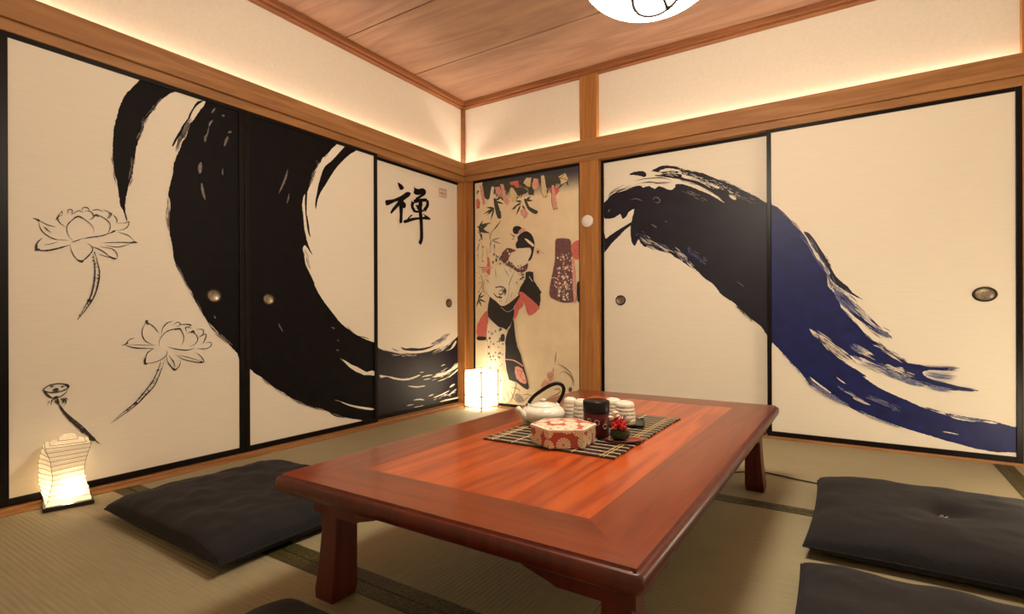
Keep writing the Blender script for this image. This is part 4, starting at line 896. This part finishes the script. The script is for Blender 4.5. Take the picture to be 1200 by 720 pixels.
# ------------------------------------------------------------------ twisted paper lamp by the left wall
def twisted_lamp():
    t = thing('paper_lamp', 'glowing twisted paper lamp on a small dark wooden base by the left wall', 'lamp', (0.106, -2.583, 0), R(-14.5))
    b = MB(); b.box(-0.074, 0.074, -0.074, 0.074, 0.0, 0.016); b.build('base', 'bamboo', t, bevel=0.002)
    levels = 12; H = 0.213
    def sq(hs, ang, z, wob=0.0):
        out = []
        for i in range(4):
            a, c = R(45 + 90 * i), R(45 + 90 * (i + 1))
            for jj in range(5):
                f = jj / 5; x = hs * math.sqrt(2) * (math.cos(a) * (1 - f) + math.cos(c) * f); y = hs * math.sqrt(2) * (math.sin(a) * (1 - f) + math.sin(c) * f)
                ca, sa = math.cos(ang), math.sin(ang); w = 0.003 * noise.noise(Vector((x * 30, y * 30, z * 40)))
                out.append((x * ca - y * sa + w, x * sa + y * ca + w, z + 0.6 * w))
        return out
    rings = []; wires = []
    def form(f): q = math.sin(math.pi * f); return 0.066 - 0.015 * q - 0.001 * f, R(22) * q, 0.018 + H * f
    lx, ly = (RT.x * math.cos(R(14.5)) - RT.y * math.sin(R(14.5))), (RT.x * math.sin(R(14.5)) + RT.y * math.cos(R(14.5)))
    def shift(r_, f): q = 0.024 * math.sin(math.pi * f); return [(x - lx * q, y - ly * q, z) for x, y, z in r_]
    for kx in range(levels + 1):
        f = kx / levels; hs, ang, z = form(f)
        rings.append(shift(sq(hs, ang, z), f)); wires.append(shift(sq(hs + .0008, ang, z), f))
        if kx < levels:
            f2 = (kx + .5) / levels; h2, a2, z2 = form(f2); rings.append(shift(sq(h2 + .0016, a2, z2), f2))
    b = MB(); b.loft(rings, cap=False)
    top = rings[-1]; c = len(b.v)
    dome = [[(x * s_, y * s_, z + dz) for x, y, z in top] for s_, dz in ((1, 0), (0.62, 0.010), (0.45, 0.016), (0.36, 0.026), (0.2, 0.034), (0.02, 0.036))]
    b.loft(dome, cap=False); b.build('shade', 'wash', t, smooth=False)
    w = MB()
    for ring in wires: w.tube(ring + [ring[0]], 0.0009, 5)
    for i in (0, 5, 10, 15): w.tube([r_[i] for r_ in wires], 0.0009, 5)
    for s_, dz in ((0.45, 0.0168), (0.8, 0.006)): w.tube([(x * s_, y * s_, z + dz) for x, y, z in top] + [(top[0][0] * s_, top[0][1] * s_, top[0][2] + dz)], 0.0008, 5)
    w.build('wire_frame', 'wire', t)
    b = MB(); b.ball((0, 0, 0.066), 0.018, 10); b.lathe([(0.012, 0.016), (0.012, 0.05)], 12); b.build('bulb', 'bulb', t, smooth=True)
twisted_lamp()

# ------------------------------------------------------------------ square paper lantern in the corner
def corner_lantern(label, x, y, turn, paper='lantern'):
    side = 0.180; rz = turn
    t = thing('paper_lantern', label, 'lamp', (x, y, 0), rz)
    h = side / 2; z0, z1 = 0.022, 0.290
    b = MB(); n = 24
    for ax in range(4):
        a = R(90 * ax); ca, sa = math.cos(a), math.sin(a)
        rows = []
        for i in range(n + 1):
            z = z0 + (z1 - z0) * i / n; off = h - 0.004 + 0.0012 * (i % 2)
            rows.append([(off * ca - y * sa, off * sa + y * ca, z) for y in (-h + .004, h - .004)])
        b.add([p for r_ in rows for p in r_], [(2 * i, 2 * i + 1, 2 * i + 3, 2 * i + 2) for i in range(n)])
    b.build('paper_shade', paper, t)
    b = MB(); b.box(-h + .004, h - .004, -h + .004, h - .004, z1 - 0.012, z1 - 0.010); b.build('paper_top', paper, t)
    for sx in (-1, 1):
        for sy in (-1, 1):
            b = MB(); b.box(sx * h - .004, sx * h + .004, sy * h - .004, sy * h + .004, 0.0, z1 + 0.006); b.build('post', 'wire', t)
    for z in (z0, z0 + 0.083, z1 - .006):
        w = MB(); q = [(-h, -h), (h, -h), (h, h), (-h, h)]
        w.loft([[(x * f, y * f, z + d) for x, y in q] for f, d in ((1.024, -.003), (1.024, .003), (.985, .003), (.985, -.003), (1.024, -.003))], cap=False)
        w.build('wire_ring', 'wire', t)
corner_lantern('glowing square paper lantern with thin dark posts standing in the far corner', 0.250, -0.112, math.atan2(0.807, -0.59) + R(45))
# its twin on the mats past the end post: it lights the lower part of the wave door and throws that door's edge onto its neighbour
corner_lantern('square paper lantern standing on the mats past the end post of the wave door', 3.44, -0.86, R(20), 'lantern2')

# ------------------------------------------------------------------ pendant over the table
def pendant():
    cx, cy, cz = 2.115, -1.787, 1.781
    t = thing('pendant_lamp', 'bright white paper pendant lamp at the top edge, hanging over the table', 'lamp', (cx, cy, ZC))
    z = cz - ZC
    b = MB(); prof = [(max(.02, 0.215 * math.sin(math.pi * i / 28)), -0.14 * math.cos(math.pi * i / 28)) for i in range(1, 28)]
    b.lathe([(0.002, -0.1398)] + prof, 56, (0, 0, z), cap=False); b.build('paper_shade', 'shade', t, smooth=True)
    w = MB()
    def on(u, a): r_ = 0.2158 * math.sin(u); return (r_ * math.cos(a), r_ * math.sin(a), z - 0.1408 * math.cos(u))
    loop = []
    for i in range(41):
        q = 2 * math.pi * i / 40; x = 0.070 * math.cos(q) + 0.004; y = 0.115 * math.sin(q) - 0.078
        px, py = x * math.cos(YAW) - y * math.sin(YAW), x * math.sin(YAW) + y * math.cos(YAW)
        r_ = min(0.21, math.hypot(px, py)); u = math.asin(r_ / 0.2158); loop.append((px, py, z - 0.1445 * math.cos(u)))
    w.tube(loop, 0.0058, 8)
    seg = [loop[26]] + [tuple(Vector(loop[26]).lerp(Vector(loop[5]), f) + Vector((0, 0, -0.017 * math.sin(math.pi * f)))) for f in (.2, .4, .6, .8)] + [loop[5]]
    w.tube(seg, 0.0052, 8)
    w.build('shade_wire', 'cord', t)
    b = MB(); b.tube([(0, 0, z + 0.13), (0, 0, -0.02)], 0.004, 8); b.build('cord', 'cord', t)
    b = MB(); b.lathe([(0.05, 0), (0.05, -0.012), (0.04, -0.028), (0.012, -0.034)], 28); b.build('ceiling_rose', 'white', t, smooth=True)
    b = MB(); b.lathe([(0.03, z + 0.125), (0.03, z + 0.15), (0.02, z + 0.17)], 20); b.build('socket', 'white', t, smooth=True)
pendant()

# ------------------------------------------------------------------ black flex across the mats
b = MB(); b.tube([Vector(p) for p in [(1.98, -1.02, 0.004), (2.1, -0.90, 0.004), (2.2, -0.80, 0.004), (2.297, -0.755, 0.004), (2.36, -0.770, 0.004), (2.42, -0.790, 0.004), (2.47, -0.800, 0.004), (2.52, -0.815, 0.004), (2.60, -0.90, 0.004)]], 0.0032, 8)
tag(b.build('power_cord', 'cord', smooth=True), 'thin black power cord running over the mats from the far table leg', 'cord')

# ------------------------------------------------------------------ tea things
ZT = TH
def bamboo_mat():
    x0, x1, y0, y1 = 1.663, 2.092, -2.030, -1.397
    t = thing('bamboo_mat', 'dark bamboo slat mat with pale slats under the tea things', 'place mat', ((x0 + x1) / 2, (y0 + y1) / 2, ZT))
    b = MB(); hx, hy = (x1 - x0) / 2, (y1 - y0) / 2; n = 54; p = 2 * hy / n
    for i in range(n):
        y = -hy + p * (i + .5); pale = i % 3 == 1; w = p * (0.485 if not pale else 0.17); j = random.uniform(-.003, .003)
        b.box(-hx + j, hx + j, y - w, y + w, 0.0, 0.004 if pale else 0.0036, 1 if pale else 0)
    b.box(-hx + .004, hx - .004, -hy, hy, 0.0, 0.0015)
    b.build('slats', ['bamboo', 'palebam'], t)
    for u, w in ((-hx + .022, .0016), (-hx + .034, .0014), (-hx + .105, .0014), (hx - .125, .0014), (hx - .040, .0024), (hx - .029, .0024)):
        s = MB(); path = [(u, -hy + 2 * hy * i / 108, 0.0040 + (0.0006 if i % 2 else -0.0004)) for i in range(109)]; s.tube(path, min(w, .0014), 6); s.build('binding_thread', 'straw' if w > .0015 else 'palebam', t, smooth=True)
bamboo_mat()
ZM = ZT + 0.0062

def hexagonal_box():
    t = thing('hexagonal_box', 'hexagonal sweet box printed with cream chrysanthemums on red, in front of the teapot', 'box', (1.898, -1.945, ZM), YAW)
    Rr = 0.099
    hexp = lambda r_: [(r_ * math.cos(R(60 * i)), r_ * math.sin(R(60 * i))) for i in range(6)]
    def sided(z0, z1, r_, name, mats, top):
        b = MB(); P0 = hexp(r_); uv = []
        b.loft([[(x, y, z0) for x, y in P0], [(x, y, z1) for x, y in P0]], 0, cap=False)
        for i in range(6): u0, u1 = i * r_ * 100, (i + 1) * r_ * 100; uv += [(u0, z0 * 100), (u1, z0 * 100), (u1, z1 * 100), (u0, z1 * 100)]
        k0 = len(b.v)
        if top:
            ring1 = [(x * .985, y * .985, z1 + .0005) for x, y in P0]; ring2 = [(x * .93, y * .93, z1 + .001) for x, y in P0]; ring3 = [(x * .35, y * .35, z1 + .007) for x, y in P0]; ctr = (0, 0, z1 + .009)
            b.v += [(x, y, z1) for x, y in P0] + ring2 + ring3 + [ctr]
            for a0, a1, m in ((0, 6, 1), (6, 12, 0)):
                for i in range(6):
                    j = (i + 1) % 6; f = (k0 + a0 + i, k0 + a0 + j, k0 + a1 + j, k0 + a1 + i); b.f.append(f); b.m.append(m); uv += [(b.v[q][0] * 100 + 31, b.v[q][1] * 100 + 7) for q in f]
            for i in range(6):
                f = (k0 + 12 + i, k0 + 12 + (i + 1) % 6, k0 + 18); b.f.append(f); b.m.append(0); uv += [(b.v[q][0] * 100 + 31, b.v[q][1] * 100 + 7) for q in f]
        else:
            b.v += [(x, y, z0) for x, y in P0]; f = tuple(k0 + i for i in reversed(range(6))); b.f.append(f); b.m.append(0); uv += [(0, 0)] * 6
            b.v += [(x, y, z1) for x, y in P0]; f = tuple(k0 + 6 + i for i in range(6)); b.f.append(f); b.m.append(0); uv += [(0, 0)] * 6
        b.uv = uv
        return b.build(name, mats, t)
    sided(0.0, 0.046, Rr * .975, 'body', ['kiku'], False); sided(0.046, 0.0515, Rr, 'lid', ['creamrim', 'creamrim'], False)
    sided(0.0515, 0.0525, Rr, 'lid_top', ['kiku', 'creamrim'], True)
    o = [c for c in bpy.data.objects if c.parent == t and c.name.startswith('lid_top')][0]; l = [c for c in bpy.data.objects if c.parent == t and c.name == 'lid'][0]
    o.parent = l
hexagonal_box()

def teapot():
    t = thing('teapot', 'cream porcelain teapot with an arched black handle', 'teapot', (1.714, -1.742, ZM), R(0))
    b = MB(); b.lathe([(0.046, 0.0), (0.051, 0.003), (0.064, 0.014), (0.0735, 0.027), (0.0755, 0.036), (0.073, 0.047), (0.064, 0.056), (0.052, 0.061), (0.047, 0.0615)], 44); b.build('body', 'porcelain', t, smooth=True)
    b = MB(); b.lathe([(0.048, 0.0605), (0.0485, 0.0635), (0.042, 0.068), (0.024, 0.0725), (0.009, 0.074), (0.008, 0.077), (0.0105, 0.080), (0.010, 0.0835), (0.005, 0.0855), (0.001, 0.086)], 36); b.build('lid', 'porcelain', t, smooth=True)
    dx, dy = -RT.x, -RT.y        # the spout points to the left as seen from the table's near side
    fx, fy = -FW.x * .45, -FW.y * .45
    sx, sy = dx + fx, dy + fy; l = math.hypot(sx, sy); sx, sy = sx / l, sy / l
    b = MB(); path = [(sx * r_, sy * r_, z) for r_, z in ((0.058, 0.024), (0.072, 0.030), (0.084, 0.040), (0.093, 0.052), (0.100, 0.060))]; b.tube(path, [0.020, 0.016, 0.012, 0.0095, 0.0105], 16); b.build('spout', 'porcelain', t, smooth=True)
    for s in (1, -1):
        b = MB(); c = Vector((-RT.x * s * 0.051, -RT.y * s * 0.051, 0.058))
        b.tube([c + Vector((0, 0, -.008)), c + Vector((0, 0, .006)), c + Vector((0, 0, .014))], [.010, .008, .006], 10)
        b.build('handle_lug', 'porcelain', t, smooth=True)
    b = MB(); path = [(RT.x * u, RT.y * u, z) for u, z in smooth([(-.056, .060), (-.036, .090), (-.006, .113), (.022, .130), (.048, .138), (.066, .132), (.072, .115), (.064, .090), (.050, .066)], 5)]
    b.tube(path, 0.0066, 12); b.build('handle', 'blackgloss', t, smooth=True)
teapot()

def tea_cup(label, x, y, r, h, group):
    t = thing('tea_cup', label, 'cup', (x, y, ZM), random.random() * 6, group)
    b = MB(); prof = [(r * 0.97, 0.0), (r, 0.004)]
    n = 5
    for i in range(n):
        z = h * (.08 + .80 * i / n); k_ = 1 - 0.16 * (i / n) ** 1.5
        prof += [(r * k_ * .965, z), (r * k_ * .993, z + h * .03), (r * k_, z + h * .08), (r * k_ * .98, z + h * .13)]
    prof += [(r * .82, h * .90), (r * .76, h * .955), (r * .62, h * .97)]
    b.lathe(prof + [(0.001, h * .968)], 40); b.build('body', 'cup', t, smooth=True)
    b = MB(); b.lathe([(r * .52, h * .965), (r * .52, h), (r * .46, h), (r * .44, h * .975), (0.001, h * .972)], 32); b.build('foot_ring', 'cup', t, smooth=True)
    return t
GC = 'upturned ribbed tea cups'
# the pair behind the box, the pair on the black coaster
tea_cup('tall ribbed tea cup turned upside down between the teapot and the red tin', 1.826, -1.672, 0.029, 0.083, GC)
tea_cup('ribbed tea cup right against the teapot, shorter of the two beside it', 1.768, -1.640, 0.026, 0.080, GC)

def coaster():
    t = tag(MB_coaster(), 'black rounded coaster under the two pale upturned cups', 'coaster')
def MB_coaster():
    b = MB(); w, d = 0.075, 0.062
    def rr(x, y, r, n=6):
        return [(cx + r * math.cos(R(a0 + 90 * i / (n - 1))), cy + r * math.sin(R(a0 + 90 * i / (n - 1)))) for cx, cy, a0 in ((x - r, y - r, 0), (-x + r, y - r, 90), (-x + r, -y + r, 180), (x - r, -y + r, 270)) for i in range(n)]
    b.loft([[(x, y, z) for x, y in rr(w - k_, d - k_, .015)] for k_, z in ((.004, 0), (0, .003), (0, .006), (.003, .007), (.006, .005))])
    o = b.build('coaster', 'blackgloss', loc=(1.951, -1.600, ZM)); o.rotation_euler = (0, 0, R(18)); return o
coaster()
ZK = ZM
ZM = ZM + 0.0055
tea_cup('large pale textured cup turned upside down on the black coaster', 1.968, -1.622, 0.036, 0.076, GC)
tea_cup('pale cup behind the red flower, partly hidden, at the left of the coaster', 1.908, -1.583, 0.031, 0.076, GC)
ZM = ZK

def tea_caddy():
    r, h = 0.040, 0.112
    t = thing('tea_caddy', 'dark red cylindrical tea tin with a black lid and white blossom outlines', 'tin', (1.950, -1.822, ZM))
    b = MB(); b.lathe([(r - .002, 0), (r, .002), (r, .074), (r - .002, .076)], 48); body = b.build('body', 'caddyred', t, smooth=True)
    b = MB(); b.lathe([(r + .001, .074), (r + .0016, .077), (r + .0016, h - .004), (r - .001, h - .001), (r - .006, h), (r - .010, h - .0015), (.001, h - .0015)], 48); b.build('lid', 'blackgloss', t, smooth=True)
    d = MB()
    base = math.atan2(CAM.y + 1.822, CAM.x - 1.95)
    for da, z, s, n in ((R(2), .048, .0085, 5), (R(-32), .054, .006, 5), (R(42), .036, .008, 5), (R(-10), .020, .006, 5)):
        path = []
        for i in range(31):
            q = 2 * math.pi * i / 30; rr_ = s * (.72 + .28 * abs(math.sin(q * n / 2))); a = base + da + rr_ * math.cos(q) / r
            path.append(((r + .0004) * math.cos(a), (r + .0004) * math.sin(a), z + rr_ * math.sin(q)))
        d.tube(path, .0007, 5)
    d.build('blossom_outline', 'blossom', body)
tea_caddy()

def flower_dish():
    t = tag(MB_dish(), 'small dark red leaf-shaped dish under the flower arrangement', 'dish')
def MB_dish():
    b = MB(); n = 40
    def out(s, z):
        q = []
        for i in range(n):
            a = 2 * math.pi * i / n; r_ = 1 + 0.22 * max(0, math.cos(a)) ** 6
            q.append((0.052 * r_ * s * math.cos(a), 0.036 * r_ * s * math.sin(a), z))
        return q
    b.loft([out(.80, 0), (out(.97, .004)), out(1.0, .0065), out(.96, .0068), out(.80, .004), out(.02, .0035)])
    o = b.build('dish', 'redplate', smooth=True, loc=(2.046, -1.846, ZM)); o.rotation_euler = (0, 0, YAW - R(2)); return o
flower_dish()
def flowers():
    t = thing('flower_arrangement', 'tiny arrangement of red flower and pale blossoms in a round green ball', 'flowers', (2.036, -1.843, ZM + 0.0052))
    b = MB(); b.lathe([(.016, -0.001), (.025, .004), (.0305, .014), (.029, .024), (.022, .031), (.012, .034), (.001, .0345)], 30); b.build('moss_ball', 'moss', t, smooth=True)
    b = MB(); rnd = random.Random(3)
    c0 = Vector((-RT.x * .005 - FW.x * .012, -RT.y * .005 - FW.y * .012, .041))
    for i in range(60):
        th = rnd.uniform(0, 2 * math.pi); ph = rnd.uniform(-.5, 1.5); d = Vector((math.cos(th) * math.cos(ph), math.sin(th) * math.cos(ph), math.sin(ph)))
        b.tube([c0, c0 + d * .016, c0 + d * rnd.uniform(.023, .031)], [.002, .0050, .0008], 6)
    b.build('red_flower', 'petal', t)
    b = MB()
    for x, z in ((-.026, .064), (-.010, .068), (-.001, .060), (-.015, .078)):
        c = Vector((RT.x * x - FW.x * .008, RT.y * x - FW.y * .008, z)); b.ball(c, .0068, 8)
        for q in range(5):
            a = 2 * math.pi * q / 5; b.ball(c + Vector((math.cos(a) * .0062, math.sin(a) * .0062, .002)), .0042, 6)
    b.build('pale_blossom', 'blossom', t, smooth=True)
    b = MB()
    for i in range(16):
        th = rnd.uniform(0, 2 * math.pi); b.tube([(0, 0, .034), (math.cos(th) * .01, math.sin(th) * .01, .052), (math.cos(th) * rnd.uniform(.016, .028), math.sin(th) * rnd.uniform(.016, .028), rnd.uniform(.058, .078))], [.0012, .001, .0005], 5)
    b.build('twigs', 'twig', t)
    b = MB()
    for i in range(14):
        th = YAW + rnd.uniform(-.9, .9); b.tube([(0, 0, .036), (math.cos(th) * .016, math.sin(th) * .016, .050), (math.cos(th) * .034, math.sin(th) * .034, rnd.uniform(.046, .066))], [.0010, .001, .0004], 5)
    b.build('pine_needles', 'leafg', t)
flowers()

# ------------------------------------------------------------------ world and view
w = bpy.data.worlds.new('night'); SC.world = w; w.use_nodes = True
w.node_tree.nodes['Background'].inputs[0].default_value = (1, 0.85, 0.65, 1); w.node_tree.nodes['Background'].inputs[1].default_value = 0.0
SC.view_settings.view_transform = 'Standard'; SC.view_settings.look = 'None'; SC.view_settings.gamma = 1; SC.view_settings.exposure = 0.0
SC.view_settings.use_curve_mapping = False
